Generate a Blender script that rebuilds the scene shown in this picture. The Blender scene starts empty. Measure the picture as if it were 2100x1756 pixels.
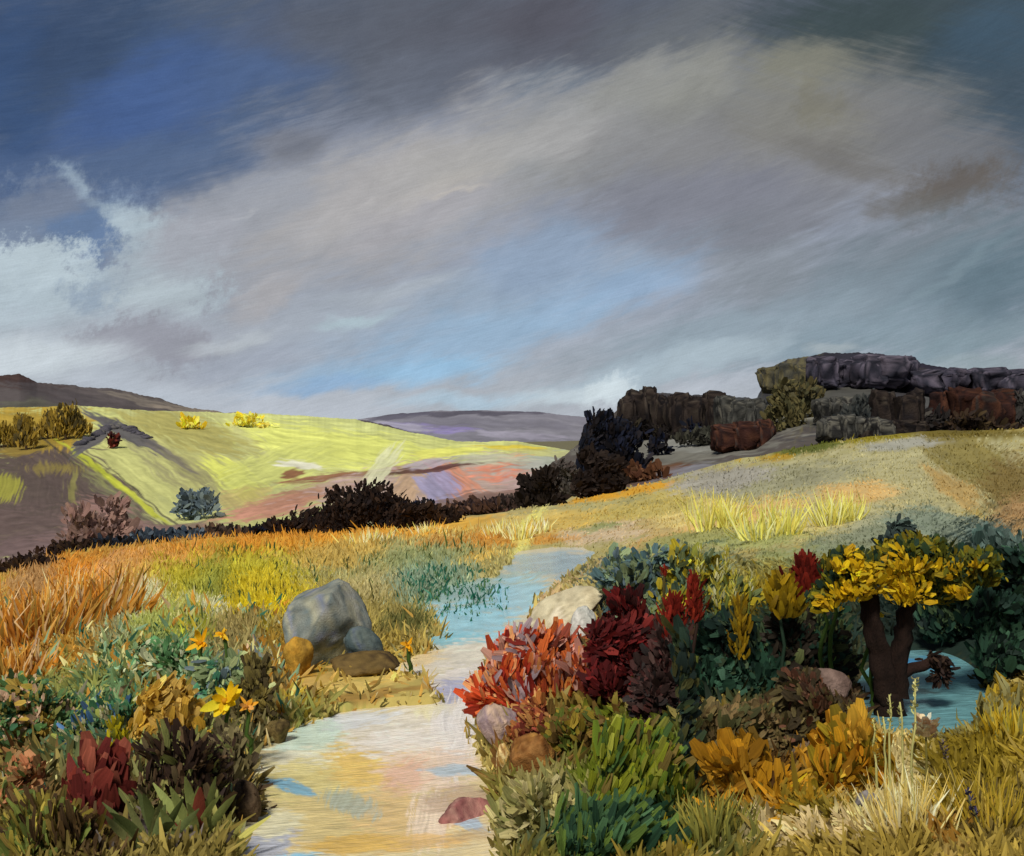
import bpy, math, random
import numpy as np
from math import radians as R

# ------------------------------------------------------------------ camera, sky, sun, exposure
sc = bpy.context.scene
C = sc.collection
random.seed(7)
rng = np.random.default_rng(7)
F = 2042.0                      # focal length in units of a 2100 wide frame (35 mm on 36 mm)
CX, CY = 1050.0, 878.0
EYE = 1.7

cam = bpy.data.cameras.new('camera')
cam.lens = 35.0
cam.sensor_width = 36.0
cam.clip_start = 0.1
cam.clip_end = 20000
camo = bpy.data.objects.new('camera', cam)
camo.location = (0, 0, EYE)
camo.rotation_euler = (R(90), 0, 0)
C.objects.link(camo)
sc.camera = camo

sc.view_settings.view_transform = 'Standard'
sc.view_settings.look = 'None'
sc.view_settings.gamma = 1.0
sc.view_settings.exposure = 0.0
sc.view_settings.use_curve_mapping = False
sc.cycles.max_bounces = 4
sc.cycles.diffuse_bounces = 2
sc.cycles.glossy_bounces = 1
sc.cycles.transmission_bounces = 2

SUN_EL, SUN_AZ = 50.0, 200.0     # compass bearing of the sun: behind the viewer, to the left
sun = bpy.data.lights.new('sun', 'SUN')
sun.energy = 3.6
sun.angle = R(11.0)
sun.color = (1.0, 0.955, 0.88)
suno = bpy.data.objects.new('sun', sun)
suno.rotation_euler = (R(90 - SUN_EL), 0, R(180 - SUN_AZ))
suno.location = (-30, -40, 60)
C.objects.link(suno)


def lin(h):
    h = h.lstrip('#')
    out = []
    for i in (0, 2, 4):
        c = int(h[i:i + 2], 16) / 255.0
        out.append(c / 12.92 if c <= 0.04045 else ((c + 0.055) / 1.055) ** 2.4)
    return out


world = bpy.data.worlds.new('World')
sc.world = world
world.use_nodes = True
wt = world.node_tree
wt.nodes.clear()


def nd(t, typ, **kw):
    n = t.nodes.new(typ)
    for k, v in kw.items():
        setattr(n, k, v)
    return n


def mathn(t, op, a, b=None, c=None):
    n = nd(t, 'ShaderNodeMath', operation=op)
    for i, s in enumerate((a, b, c)):
        if s is None:
            continue
        if isinstance(s, (int, float)):
            n.inputs[i].default_value = s
        else:
            t.links.new(s, n.inputs[i])
    return n.outputs[0]


def noise(t, vec, scale, detail=3.0, rough=0.55, dist=0.0):
    n = nd(t, 'ShaderNodeTexNoise')
    n.inputs['Scale'].default_value = scale
    n.inputs['Detail'].default_value = detail
    n.inputs['Roughness'].default_value = rough
    n.inputs['Distortion'].default_value = dist
    t.links.new(vec, n.inputs['Vector'])
    return n


# one cloud bank: a soft elongated patch of the sky with a ragged, wind-drawn edge
g = bpy.data.node_groups.new('cloud_bank', 'ShaderNodeTree')
for nm, ty in (('P', 'NodeSocketVector'), ('Edge', 'NodeSocketFloat'), ('Centre', 'NodeSocketVector'), ('Angle', 'NodeSocketFloat'),
               ('Scale', 'NodeSocketVector'), ('Soft', 'NodeSocketFloat'), ('Alpha', 'NodeSocketFloat'),
               ('Under', 'NodeSocketColor'), ('Colour', 'NodeSocketColor')):
    g.interface.new_socket(nm, in_out='INPUT', socket_type=ty)
g.interface.new_socket('Colour', in_out='OUTPUT', socket_type='NodeSocketColor')
gi, go = g.nodes.new('NodeGroupInput'), g.nodes.new('NodeGroupOutput')
v1 = nd(g, 'ShaderNodeVectorMath', operation='SUBTRACT')
g.links.new(gi.outputs['P'], v1.inputs[0]); g.links.new(gi.outputs['Centre'], v1.inputs[1])
vr = nd(g, 'ShaderNodeVectorRotate', rotation_type='Z_AXIS')
g.links.new(v1.outputs[0], vr.inputs['Vector']); g.links.new(gi.outputs['Angle'], vr.inputs['Angle'])
v2 = nd(g, 'ShaderNodeVectorMath', operation='MULTIPLY')
g.links.new(vr.outputs[0], v2.inputs[0]); g.links.new(gi.outputs['Scale'], v2.inputs[1])
v3 = nd(g, 'ShaderNodeVectorMath', operation='LENGTH')
g.links.new(v2.outputs[0], v3.inputs[0])
e1 = mathn(g, 'ADD', v3.outputs['Value'], gi.outputs['Edge'])
mr = nd(g, 'ShaderNodeMapRange', interpolation_type='SMOOTHSTEP')
g.links.new(e1, mr.inputs['Value'])
mr.inputs['From Min'].default_value = 1.0
g.links.new(gi.outputs['Soft'], mr.inputs['From Max'])
mr.inputs['To Min'].default_value = 0.0; mr.inputs['To Max'].default_value = 1.0
al = mathn(g, 'MULTIPLY', mr.outputs[0], gi.outputs['Alpha'])
mx = nd(g, 'ShaderNodeMix', data_type='RGBA')
g.links.new(al, mx.inputs[0]); g.links.new(gi.outputs['Under'], mx.inputs[6]); g.links.new(gi.outputs['Colour'], mx.inputs[7])
g.links.new(mx.outputs[2], go.inputs[0])

tc = nd(wt, 'ShaderNodeTexCoord')
sep = nd(wt, 'ShaderNodeSeparateXYZ')
wt.links.new(tc.outputs['Generated'], sep.inputs[0])
X, Y, Z = sep.outputs
az = mathn(wt, 'ARCTAN2', X, Y)
hor = mathn(wt, 'SQRT', mathn(wt, 'ADD', mathn(wt, 'MULTIPLY', X, X), mathn(wt, 'MULTIPLY', Y, Y)))
el = mathn(wt, 'ARCTAN2', Z, hor)
cmb = nd(wt, 'ShaderNodeCombineXYZ')          # sky coordinates in thousandths of a radian: bearing, elevation
wt.links.new(mathn(wt, 'MULTIPLY', az, 1000.0), cmb.inputs[0])
wt.links.new(mathn(wt, 'MULTIPLY', el, 1000.0), cmb.inputs[1])
P0 = cmb.outputs[0]


def stretched(ang, sx, sy):
    r = nd(wt, 'ShaderNodeVectorRotate', rotation_type='Z_AXIS')
    wt.links.new(P0, r.inputs['Vector']); r.inputs['Angle'].default_value = -R(ang)
    m = nd(wt, 'ShaderNodeVectorMath', operation='MULTIPLY')
    wt.links.new(r.outputs[0], m.inputs[0]); m.inputs[1].default_value = (1 / sx, 1 / sy, 1)
    return m.outputs[0]


warpn = noise(wt, stretched(20, 110, 60), 1.0, 4, 0.6)
wsub = nd(wt, 'ShaderNodeVectorMath', operation='SUBTRACT')
wt.links.new(warpn.outputs['Color'], wsub.inputs[0]); wsub.inputs[1].default_value = (.5, .5, .5)
wsc = nd(wt, 'ShaderNodeVectorMath', operation='MULTIPLY')
wt.links.new(wsub.outputs[0], wsc.inputs[0]); wsc.inputs[1].default_value = (95, 60, 0)
wadd = nd(wt, 'ShaderNodeVectorMath', operation='ADD')
wt.links.new(P0, wadd.inputs[0]); wt.links.new(wsc.outputs[0], wadd.inputs[1])
PW = wadd.outputs[0]
# wind-drawn streaks: rising to the right, and falling to the right further round
st_a = noise(wt, stretched(20, 46, 7.0), 1.0, 5, 0.65, 0.3).outputs['Fac']
st_b = noise(wt, stretched(-18, 55, 5.0), 1.0, 5, 0.65, 0.3).outputs['Fac']
st_c = noise(wt, stretched(60, 16, 12), 1.0, 6, 0.75).outputs['Fac']
fine = noise(wt, stretched(14, 34, 1.5), 1.0, 3, 0.7, 0.4).outputs['Fac']
grain = noise(wt, stretched(0, 1.6, 1.6), 1.0, 2, 0.7).outputs['Fac']
EDGE = {'a': mathn(wt, 'MULTIPLY', mathn(wt, 'SUBTRACT', st_a, .5), .62),
        'b': mathn(wt, 'MULTIPLY', mathn(wt, 'SUBTRACT', st_b, .5), .62),
        'c': mathn(wt, 'MULTIPLY', mathn(wt, 'SUBTRACT', st_c, .5), 1.5)}

nish = nd(wt, 'ShaderNodeTexSky', sky_type='NISHITA')
nish.sun_disc = False
nish.sun_elevation = R(SUN_EL)
nish.sun_rotation = R(SUN_AZ)
nish.air_density = 1.2
nsc = nd(wt, 'ShaderNodeVectorMath', operation='SCALE')
wt.links.new(nish.outputs[0], nsc.inputs[0]); nsc.inputs['Scale'].default_value = 0.06
# the grey overcast the whole dome carries: paler low down, slate above
cr = nd(wt, 'ShaderNodeValToRGB')
els = mathn(wt, 'DIVIDE', el, R(90))
wt.links.new(els, cr.inputs[0])
cols = [(0.0, '#b4bcc8'), (0.06, '#9ca3b2'), (0.16, '#8b8f9c'), (0.27, '#5a6070'), (0.5, '#5d6471'), (1.0, '#666d79')]
while len(cr.color_ramp.elements) < len(cols):
    cr.color_ramp.elements.new(0.5)
for e, (p, h) in zip(cr.color_ramp.elements, cols):
    e.position = p; e.color = (*lin(h), 1)
big = noise(wt, stretched(15, 260, 120), 1.0, 4, .6).outputs['Fac']
bm = nd(wt, 'ShaderNodeMapRange'); wt.links.new(big, bm.inputs[0])
bm.inputs['From Min'].default_value = .3; bm.inputs['From Max'].default_value = .7
bm.inputs['To Min'].default_value = .8; bm.inputs['To Max'].default_value = 1.2
bsc = nd(wt, 'ShaderNodeVectorMath', operation='SCALE')
wt.links.new(cr.outputs[0], bsc.inputs[0]); wt.links.new(bm.outputs[0], bsc.inputs['Scale'])
mixb = nd(wt, 'ShaderNodeMix', data_type='RGBA')
mixb.inputs[0].default_value = 0.85
wt.links.new(nsc.outputs[0], mixb.inputs[6]); wt.links.new(bsc.outputs[0], mixb.inputs[7])
cur = mixb.outputs[2]

# x, y, rx, ry, tilt, colour, alpha, softness (0 hard - 1 soft), edge set
SKY = [
    # slate top and deep blue on the left
    (1000, 60, 1300, 190, 0, '#575b68', .8, .9, 'a'),
    (200, 200, 540, 320, 25, '#445878', .95, .8, 'a'),
    (60, 90, 330, 200, 10, '#35496b', .85, .9, 'a'),
    (330, 205, 330, 100, 32, '#42609a', .75, .8, 'a'),
    (20, 250, 75, 300, 0, '#36527f', .7, .9, 'a'),
    (90, 390, 260, 60, 8, '#50658c', .8, .8, 'a'),
    (320, 350, 330, 70, 26, '#52678d', .8, .8, 'a'),
    (560, 120, 230, 110, 20, '#4e6287', .7, .9, 'a'),
    (560, 140, 160, 60, 15, '#4a6290', .6, .9, 'a'),
    (700, 60, 320, 80, 5, '#5a5d6b', .8, .9, 'a'),
    (1060, 90, 330, 120, 5, '#5b5b68', .85, .8, 'a'),
    (1110, 40, 150, 60, 0, '#56535f', .7, .7, 'a'),
    (860, 170, 230, 60, 15, '#646878', .7, .8, 'a'),
    (1130, 180, 170, 40, 15, '#5e6d80', .7, .8, 'a'),
    (1400, 70, 260, 90, 15, '#686a71', .8, .9, 'a'),
    # dark green grey corner
    (1950, 60, 480, 190, -8, '#3d4a52', .95, .8, 'b'),
    (1780, 70, 260, 90, -5, '#3e4b4f', .9, .8, 'b'),
    (2060, 230, 230, 210, -20, '#3e5060', .9, .9, 'b'),
    (2040, 70, 140, 70, 0, '#3e566b', .7, .9, 'b'),
    # the wide pale band rising to the right
    (620, 500, 560, 150, 20, '#9a9ba7', .9, .7, 'a'),
    (900, 370, 560, 135, 20, '#a19da3', .95, .6, 'a'),
    (1230, 265, 430, 110, 14, '#918f91', .9, .7, 'a'),
    (1600, 220, 400, 120, -6, '#817e7c', .9, .7, 'b'),
    (780, 390, 300, 75, 24, '#ada5a6', .85, .7, 'a'),
    (960, 330, 220, 60, 20, '#aaa3a1', .8, .8, 'a'),
    (1150, 280, 190, 55, 12, '#aba5a5', .85, .8, 'a'),
    (1420, 150, 150, 50, 30, '#949089', .7, .7, 'a'),
    (1300, 170, 130, 45, 28, '#989490', .7, .7, 'a'),
    (860, 450, 200, 45, 22, '#a9a2a8', .8, .7, 'a'),
    (480, 420, 210, 60, 26, '#9d9ca6', .8, .6, 'a'),
    (900, 400, 160, 34, 24, '#b8ada6', .55, .9, 'a'),
    (620, 300, 90, 45, 10, '#706f79', .6, .8, 'a'),
    # brown greys on the right
    (1520, 340, 430, 130, -4, '#858184', .9, .7, 'a'),
    (1700, 260, 260, 80, -14, '#837e78', .85, .7, 'b'),
    (1650, 140, 140, 50, -4, '#85806f', .7, .8, 'b'),
    (1690, 215, 62, 52, 0, '#7a7362', .6, .8, 'c'),
    (1900, 290, 200, 90, -28, '#76747a', .8, .7, 'b'),
    (1740, 340, 260, 38, -24, '#736d6b', .65, .9, 'b'),
    (1960, 395, 130, 66, 6, '#665b54', .85, .85, 'c'),
    (1870, 430, 90, 34, 0, '#6b645f', .7, .7, 'b'),
    (1900, 520, 330, 90, 10, '#6f767e', .8, .9, 'a'),
    (1430, 430, 290, 85, 2, '#7f7e8c', .9, .6, 'a'),
    (1540, 480, 200, 60, 10, '#7d7d88', .8, .7, 'a'),
    # blue lower middle
    (1000, 620, 520, 100, 14, '#93a5bd', .85, .8, 'a'),
    (1120, 520, 180, 80, 20, '#8b9db9', .85, .6, 'a'),
    (1270, 590, 240, 60, 16, '#8ea9cb', .8, .8, 'a'),
    (1000, 690, 330, 62, 12, '#90aecd', .8, .8, 'a'),
    (720, 760, 260, 46, 8, '#8fadcc', .75, .8, 'a'),
    (880, 765, 230, 40, 6, '#8fbade', .85, .8, 'a'),
    (660, 795, 130, 26, 4, '#84a8d0', .7, .8, 'a'),
    (700, 640, 320, 55, 12, '#a2a6b3', .8, .8, 'a'),
    (820, 585, 160, 30, 14, '#a9adb8', .7, .8, 'a'),
    # left clouds
    (110, 480, 210, 95, 10, '#75839e', .9, .6, 'c'),
    (190, 480, 100, 62, 30, '#617aa2', .9, .6, 'c'),
    (90, 420, 110, 40, 15, '#767f97', .8, .7, 'a'),
    (70, 625, 230, 105, 0, '#b6c2cc', .95, .4, 'c'),
    (190, 620, 300, 50, 6, '#aab6c2', .7, .6, 'c'),
    (260, 590, 120, 50, 10, '#8d9cb2', .8, .5, 'c'),
    (330, 555, 130, 95, 18, '#a5aeb9', .9, .5, 'c'),
    (215, 430, 120, 16, -40, '#93a3b6', .55, .95, 'c'),
    (275, 460, 70, 34, -25, '#aebbc6', .8, .85, 'c'),
    (150, 376, 34, 26, -50, '#9fb0c2', .5, .95, 'c'),
    (320, 610, 110, 50, 10, '#b2bbc4', .8, .6, 'c'),
    (390, 500, 120, 70, 25, '#a19faa', .8, .7, 'a'),
    (560, 600, 110, 34, 30, '#ada5a8', .7, .8, 'a'),
    (250, 700, 420, 75, 3, '#a5a8b5', .85, .8, 'a'),
    (300, 705, 150, 52, 5, '#94919e', .85, .5, 'c'),
    (500, 740, 170, 42, 10, '#9b9fb0', .75, .8, 'a'),
    (60, 735, 230, 56, 0, '#c6cbd3', .9, .8, 'a'),
    (330, 805, 260, 32, -3, '#b5b9c6', .8, .9, 'a'),
    (470, 690, 120, 20, 12, '#b9bcc4', .7, .8, 'a'),
    (740, 655, 90, 16, 10, '#a9bcc6', .7, .8, 'a'),
    # right low clouds
    (1800, 610, 480, 110, 12, '#74828f', .9, .8, 'a'),
    (2030, 600, 210, 120, 20, '#607583', .9, .9, 'a'),
    (1500, 690, 420, 80, 14, '#8f9dab', .9, .8, 'a'),
    (1720, 690, 280, 46, 12, '#8596a4', .8, .8, 'a'),
    (1950, 700, 240, 50, 8, '#7f919d', .9, .8, 'a'),
    (1560, 560, 170, 60, 14, '#82868f', .7, .8, 'a'),
    (1300, 770, 280, 46, 12, '#aab9c7', .9, .8, 'a'),
    (1450, 740, 220, 38, 18, '#a3b0bc', .85, .8, 'a'),
    (1180, 812, 190, 26, 4, '#c2cbd4', .9, .8, 'a'),
    (1240, 800, 80, 40, 20, '#cbd3da', .8, .7, 'c'),
    (940, 825, 200, 20, 4, '#a9c0d4', .8, .9, 'a'),
    (2010, 745, 130, 22, -6, '#8d9ba3', .8, .8, 'a'),
    (1720, 705, 60, 10, -6, '#a7adb2', .6, .8, 'a'),
    (1960, 570, 150, 16, 32, '#8294a0', .4, .9, 'a'),
    (480, 430, 40, 5, 20, '#b9b5ba', .3, .9, 'a'),
    (930, 410, 70, 9, 18, '#c8bab0', .5, .9, 'a'),
    (760, 420, 55, 7, 24, '#bfb6b6', .4, .9, 'a'),
]
for (x, y, rx, ry, ang, h, al_, so, es) in SKY:
    n = nd(wt, 'ShaderNodeGroup'); n.node_tree = g
    u, v = (x - CX) / F, (CY - y) / F
    a = math.atan(u); e = math.atan(v * math.cos(a))
    k = 1000.0 / F
    n.inputs['Centre'].default_value = (a * 1000, e * 1000, 0)
    n.inputs['Angle'].default_value = -R(ang)
    n.inputs['Scale'].default_value = (1 / (rx * k * 1.12), 1 / (ry * k * 1.2), 0)
    n.inputs['Soft'].default_value = 1.0 - so
    n.inputs['Alpha'].default_value = al_
    c = np.array(lin(h)); lum = c @ np.array([.21, .72, .07])
    c = (c * .82 + lum * .18) * np.array([.955, 1.015, 1.01])
    n.inputs['Colour'].default_value = (*c, 1)
    wt.links.new(PW if es != 'c' else PW, n.inputs['P'])
    wt.links.new(EDGE[es], n.inputs['Edge'])
    wt.links.new(cur, n.inputs['Under'])
    cur = n.outputs[0]
sa = mathn(wt, 'MULTIPLY', mathn(wt, 'SUBTRACT', st_a, .5), .16)
sf = mathn(wt, 'MULTIPLY', mathn(wt, 'SUBTRACT', fine, .5), .26)
sg = mathn(wt, 'MULTIPLY', mathn(wt, 'SUBTRACT', grain, .5), .22)
scrub = noise(wt, stretched(24, 70, 26), 1.0, 6, .72, .6).outputs['Fac']
ss = mathn(wt, 'MULTIPLY', mathn(wt, 'SUBTRACT', scrub, .5), .5)
gain = mathn(wt, 'ADD', mathn(wt, 'ADD', mathn(wt, 'ADD', mathn(wt, 'ADD', sa, sf), sg), ss), 1.06)
fsc = nd(wt, 'ShaderNodeVectorMath', operation='SCALE')
wt.links.new(cur, fsc.inputs[0]); wt.links.new(gain, fsc.inputs['Scale'])
bg = nd(wt, 'ShaderNodeBackground')
bg.inputs['Strength'].default_value = 1.0
wt.links.new(fsc.outputs[0], bg.inputs['Color'])
wo = nd(wt, 'ShaderNodeOutputWorld')
wt.links.new(bg.outputs[0], wo.inputs['Surface'])
world.cycles.sampling_method = 'MANUAL'
world.cycles.sample_map_resolution = 512

# ------------------------------------------------------------------ helpers
def hash2(ix, iy, seed):
    h = (ix.astype(np.int64) * 374761393 + iy.astype(np.int64) * 668265263 + seed * 982451653) & 0xFFFFFFFF
    h = ((h ^ (h >> 13)) * 1274126177) & 0xFFFFFFFF
    h = h ^ (h >> 16)
    return (h & 0xFFFFFF) / float(0xFFFFFF)


def vnoise(x, y, seed=0):
    x = np.asarray(x, float); y = np.asarray(y, float)
    ix, iy = np.floor(x), np.floor(y)
    fx, fy = x - ix, y - iy
    fx = fx * fx * (3 - 2 * fx); fy = fy * fy * (3 - 2 * fy)
    a = hash2(ix, iy, seed); b = hash2(ix + 1, iy, seed)
    c = hash2(ix, iy + 1, seed); d = hash2(ix + 1, iy + 1, seed)
    return (a + (b - a) * fx) * (1 - fy) + (c + (d - c) * fx) * fy


def fbm(x, y, seed=0, o=4):
    s = 0; a = .5; t = 0
    for i in range(o):
        s = s + a * vnoise(x * 2 ** i, y * 2 ** i, seed + i * 17); t += a; a *= .55
    return s / t


def sstep(a, b, x):
    t = np.clip((x - a) / (b - a), 0, 1)
    return t * t * (3 - 2 * t)


def make_mat(name, rough=.75, bump=.25, scale=30.0, var=.25, spec=.25, stretch=(1, 1, 1), bdist=0.02, fibre=0.0):
    m = bpy.data.materials.new(name)
    m.use_nodes = True
    t = m.node_tree
    b = t.nodes['Principled BSDF']
    ca = nd(t, 'ShaderNodeVertexColor'); ca.layer_name = 'Col'
    co = nd(t, 'ShaderNodeTexCoord')
    mp = nd(t, 'ShaderNodeMapping'); mp.inputs['Scale'].default_value = stretch
    t.links.new(co.outputs['Object'], mp.inputs[0])
    n = noise(t, mp.outputs[0], scale, 5, .65)
    n2 = noise(t, mp.outputs[0], scale * 5.3, 3, .7)
    s = mathn(t, 'ADD', mathn(t, 'MULTIPLY', mathn(t, 'SUBTRACT', n.outputs['Fac'], .5), var * 2),
              mathn(t, 'MULTIPLY', mathn(t, 'SUBTRACT', n2.outputs['Fac'], .5), var * 1.4))
    if fibre:
        w1 = nd(t, 'ShaderNodeTexNoise', noise_dimensions='1D')
        w1.inputs['Scale'].default_value = 5.0; w1.inputs['Detail'].default_value = 2.0
        t.links.new(ca.outputs['Alpha'], w1.inputs['W'])
        s = mathn(t, 'ADD', s, mathn(t, 'MULTIPLY', mathn(t, 'SUBTRACT', w1.outputs['Fac'], .5), fibre))
    s = mathn(t, 'ADD', s, 1.0)
    vs = nd(t, 'ShaderNodeVectorMath', operation='SCALE')
    t.links.new(ca.outputs[0], vs.inputs[0]); t.links.new(s, vs.inputs['Scale'])
    t.links.new(vs.outputs[0], b.inputs['Base Color'])
    if fibre:
        tr = nd(t, 'ShaderNodeBsdfTranslucent')
        t.links.new(vs.outputs[0], tr.inputs['Color'])
        ms = nd(t, 'ShaderNodeMixShader'); ms.inputs[0].default_value = .3
        t.links.new(b.outputs[0], ms.inputs[1]); t.links.new(tr.outputs[0], ms.inputs[2])
        t.links.new(ms.outputs[0], t.nodes['Material Output'].inputs['Surface'])
    b.inputs['Roughness'].default_value = rough
    b.inputs['Specular IOR Level'].default_value = spec
    if bump:
        bn = nd(t, 'ShaderNodeBump'); bn.inputs['Strength'].default_value = bump
        bn.inputs['Distance'].default_value = bdist
        t.links.new(n2.outputs['Fac'], bn.inputs['Height'])
        t.links.new(bn.outputs[0], b.inputs['Normal'])
    return m


M_SOIL = make_mat('meadow_soil', .9, .5, 3.0, .16, .1)
M_HILL = make_mat('hill_turf', .95, .3, .12, .16, .05, bdist=.5)
M_LEAF = make_mat('leaf', .65, .2, 40, .14, .18, fibre=1.1)
M_FAR = make_mat('far_foliage', .85, .2, 1.2, .2, .1, fibre=.8)
M_GRASS = make_mat('grass_blade', .7, 0, 14, .12, .15, fibre=.6)
M_ROCK = make_mat('boulder_stone', .9, .7, 9, .3, .1)
M_CRAG = make_mat('crag_rock', .95, .8, .6, .35, .05, bdist=.3)
M_BARK = make_mat('bark', .85, .8, 22, .3, .15, (1, 1, .25))
M_PETAL = make_mat('petal', .55, .3, 30, .22, .2, (1, 1, .3), fibre=.7)


def mesh_obj(name, V, faces, col, mat, parent=None, smooth=False, kind=None):
    """V (n,3), faces: list of index arrays (k,3) or (k,4), col (n,3)"""
    me = bpy.data.meshes.new(name)
    V = np.asarray(V, np.float32)
    loops = np.concatenate([f.ravel() for f in faces]).astype(np.int32)
    tot = np.concatenate([np.full(len(f), f.shape[1], np.int32) for f in faces])
    st = np.concatenate([[0], np.cumsum(tot)[:-1]]).astype(np.int32)
    me.vertices.add(len(V)); me.vertices.foreach_set('co', V.ravel())
    me.loops.add(len(loops)); me.loops.foreach_set('vertex_index', loops)
    me.polygons.add(len(tot)); me.polygons.foreach_set('loop_start', st)
    me.polygons.foreach_set('loop_total', tot)
    if smooth:
        me.polygons.foreach_set('use_smooth', np.ones(len(tot), bool))
    me.update(calc_edges=True)
    ca = me.color_attributes.new('Col', 'FLOAT_COLOR', 'POINT')
    c4 = np.ones((len(V), 4), np.float32); c4[:, :3] = np.clip(col[:, :3], 0.002, .95)
    if col.shape[1] == 4:
        c4[:, 3] = col[:, 3]
    ca.data.foreach_set('color', c4.ravel())
    me.materials.append(mat)
    o = bpy.data.objects.new(name, me)
    C.objects.link(o)
    if parent is not None:
        o.parent = parent
    if kind:
        o['kind'] = kind
    return o


def thing(name, label, cat, loc, group=None, rz=0.0):
    o = bpy.data.objects.new(name, None)
    o.empty_display_size = .2
    C.objects.link(o)
    o.location = loc
    o.rotation_euler = (0, 0, rz)
    o['label'] = label; o['category'] = cat
    if group:
        o['group'] = group
    return o


def px_u(px): return (np.asarray(px, float) - CX) / F
def px_v(py): return (CY - np.asarray(py, float)) / F


# ------------------------------------------------------------------ the lie of the land
CREST = np.array([(-600, 1250), (-300, 1215), (0, 1172), (150, 1128), (300, 1112), (500, 1096), (700, 1086), (900, 1062), (1060, 1036), (1200, 1014),
                  (1350, 986), (1480, 950), (1600, 922), (1700, 904), (1800, 893), (1900, 886), (2100, 876), (2400, 866), (2700, 862)], float)
CRD = np.array([70, 80, 90, 95, 100, 105, 110, 115, 120, 125, 130, 130, 130, 130, 130, 130, 130, 130, 130], float)
CU = px_u(CREST[:, 0])


def crest_D(u): return np.interp(u, CU, CRD)
def slope(u):
    s = 0
    for o_, w in ((-.04, .25), (0, .5), (.04, .25)):
        uu = np.asarray(u) + o_
        s = s + w * (np.interp(uu, CU, px_v(CREST[:, 1])) + EYE / np.interp(uu, CU, CRD))
    return s


STREAM = np.array([(1118, 1130, 1190), (1126, 1060, 1222), (1150, 1038, 1205), (1175, 1010, 1165), (1200, 900, 1130), (1230, 872, 1105), (1260, 885, 1090),
                   (1290, 892, 1066), (1320, 872, 1040), (1345, 822, 1015), (1366, 800, 1000), (1385, 868, 996), (1405, 896, 990), (1424, 892, 985), (1437, 720, 984),
                   (1465, 610, 980), (1500, 545, 985), (1540, 506, 1005), (1580, 494, 1015), (1620, 496, 1020), (1660, 490, 1035),
                   (1700, 474, 1040), (1756, 480, 1060), (2300, 480, 1100)], float)


def stream_in(px, py):
    """>0 inside the stream (in frame units), <0 on the bank"""
    l = np.interp(py, STREAM[:, 0], STREAM[:, 1]); r = np.interp(py, STREAM[:, 0], STREAM[:, 2])
    d = np.minimum(px - l, r - px) + (fbm(np.asarray(px) / 34, np.asarray(py) / 11, 41, 3) - .5) * (46 + 60 * sstep(1430, 1620, np.asarray(py, float)))
    return np.minimum(d, (py - 1116) * 3)


POOL = (1890, 1402, 140, 92)
def pool_in(px, py):
    return (1 - np.hypot((px - POOL[0]) / POOL[2], (py - POOL[1]) / POOL[3])) * 70


def base_z(x, y):
    d = np.maximum(y, 1e-3)
    u = np.clip(x / np.maximum(d, 2.0), -.85, .85)
    s = slope(u); D = crest_D(u)
    near = EYE - EYE + s * np.minimum(d, D)
    e = np.maximum(d - D, 0)
    z = near + s * e * np.exp(-e / 60) - 26 * (1 - np.exp(-(e / 70) ** 1.3))
    return np.where(y < 2, s * d, z)


def ground_z(x, y):
    x = np.asarray(x, float); y = np.asarray(y, float)
    z = base_z(x, y)
    d = np.maximum(y, 1.0)
    px = CX + F * x / d; py = CY - F * (z - EYE) / d
    b = (fbm(x / 1.1, y / 1.1, 3) - .5) * .16 + (fbm(x / 9, y / 9, 5, 3) - .5) * .8 * sstep(10, 60, d)
    si = np.maximum(stream_in(px, py), pool_in(px, py))
    calm = sstep(-70, 10, si)
    carve = sstep(-22, 22, si) * .16
    return z + b * (1 - calm) * sstep(2, 5, d) - carve


def gpt(px, py):
    """ground point seen at a bearing / depression"""
    u = px_u(px); v = px_v(py)
    d = EYE / np.maximum(slope(u) - v, EYE / crest_D(u))
    x = u * d
    return x, d, ground_z(x, d)


# land cover: patches of vegetation by bearing and depression from the viewpoint, each with its own lie
LAND = []
def P(x, y, rx, ry, ang, h, a=.9, so=.42, st=1.0): LAND.append((x, y, rx, ry, ang, lin(h), a, so, st))


def land_colour(px, py, lst=None, base='#b3a05a', seed=0):
    px = np.asarray(px, float); py = np.asarray(py, float)
    col = np.tile(np.array(lin(base)), (len(px), 1))
    wx = (fbm(px / 60, py / 40, 11 + seed, 3) - .5) * 26
    wy = (fbm(px / 60, py / 40, 29 + seed, 3) - .5) * 12
    for i, (x, y, rx, ry, ang, c, a, so, st) in enumerate(LAND if lst is None else lst):
        k = min(1.0, max(rx, ry) / 70)
        m = (np.abs(px - x) < max(rx, ry) * 1.5 + 30) & (np.abs(py - y) < max(rx, ry) * 1.5 + 30)
        idx = np.nonzero(m)[0]
        if not len(idx):
            continue
        qx = px[idx] + wx[idx] * k - x; qy = -(py[idx] + wy[idx] * k - y)
        ca, sa_ = math.cos(R(ang)), math.sin(R(ang))
        a1 = qx * ca + qy * sa_; a2 = -qx * sa_ + qy * ca
        d = np.hypot(a1 / (rx * 1.12), a2 / (ry * 1.12))
        n = vnoise(a1 / 34 + i * 7.3, a2 / 3.2, i) * .6 + vnoise(a1 / 12, a2 / 1.7 + i, i + 50) * .4
        w = sstep(0, so, 1 - d + (n - .5) * .9 * st) * a
        n3 = vnoise(a1 / 48 + 3, a2 / 4.5 + i, i + 99)
        cc = np.array(c) * (1 + .5 * (n[:, None] - .5) + .3 * (n3[:, None] - .5))
        col[idx] += (cc - col[idx]) * w[:, None]
    return np.clip(col, .003, .92)


exec_land = None
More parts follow.
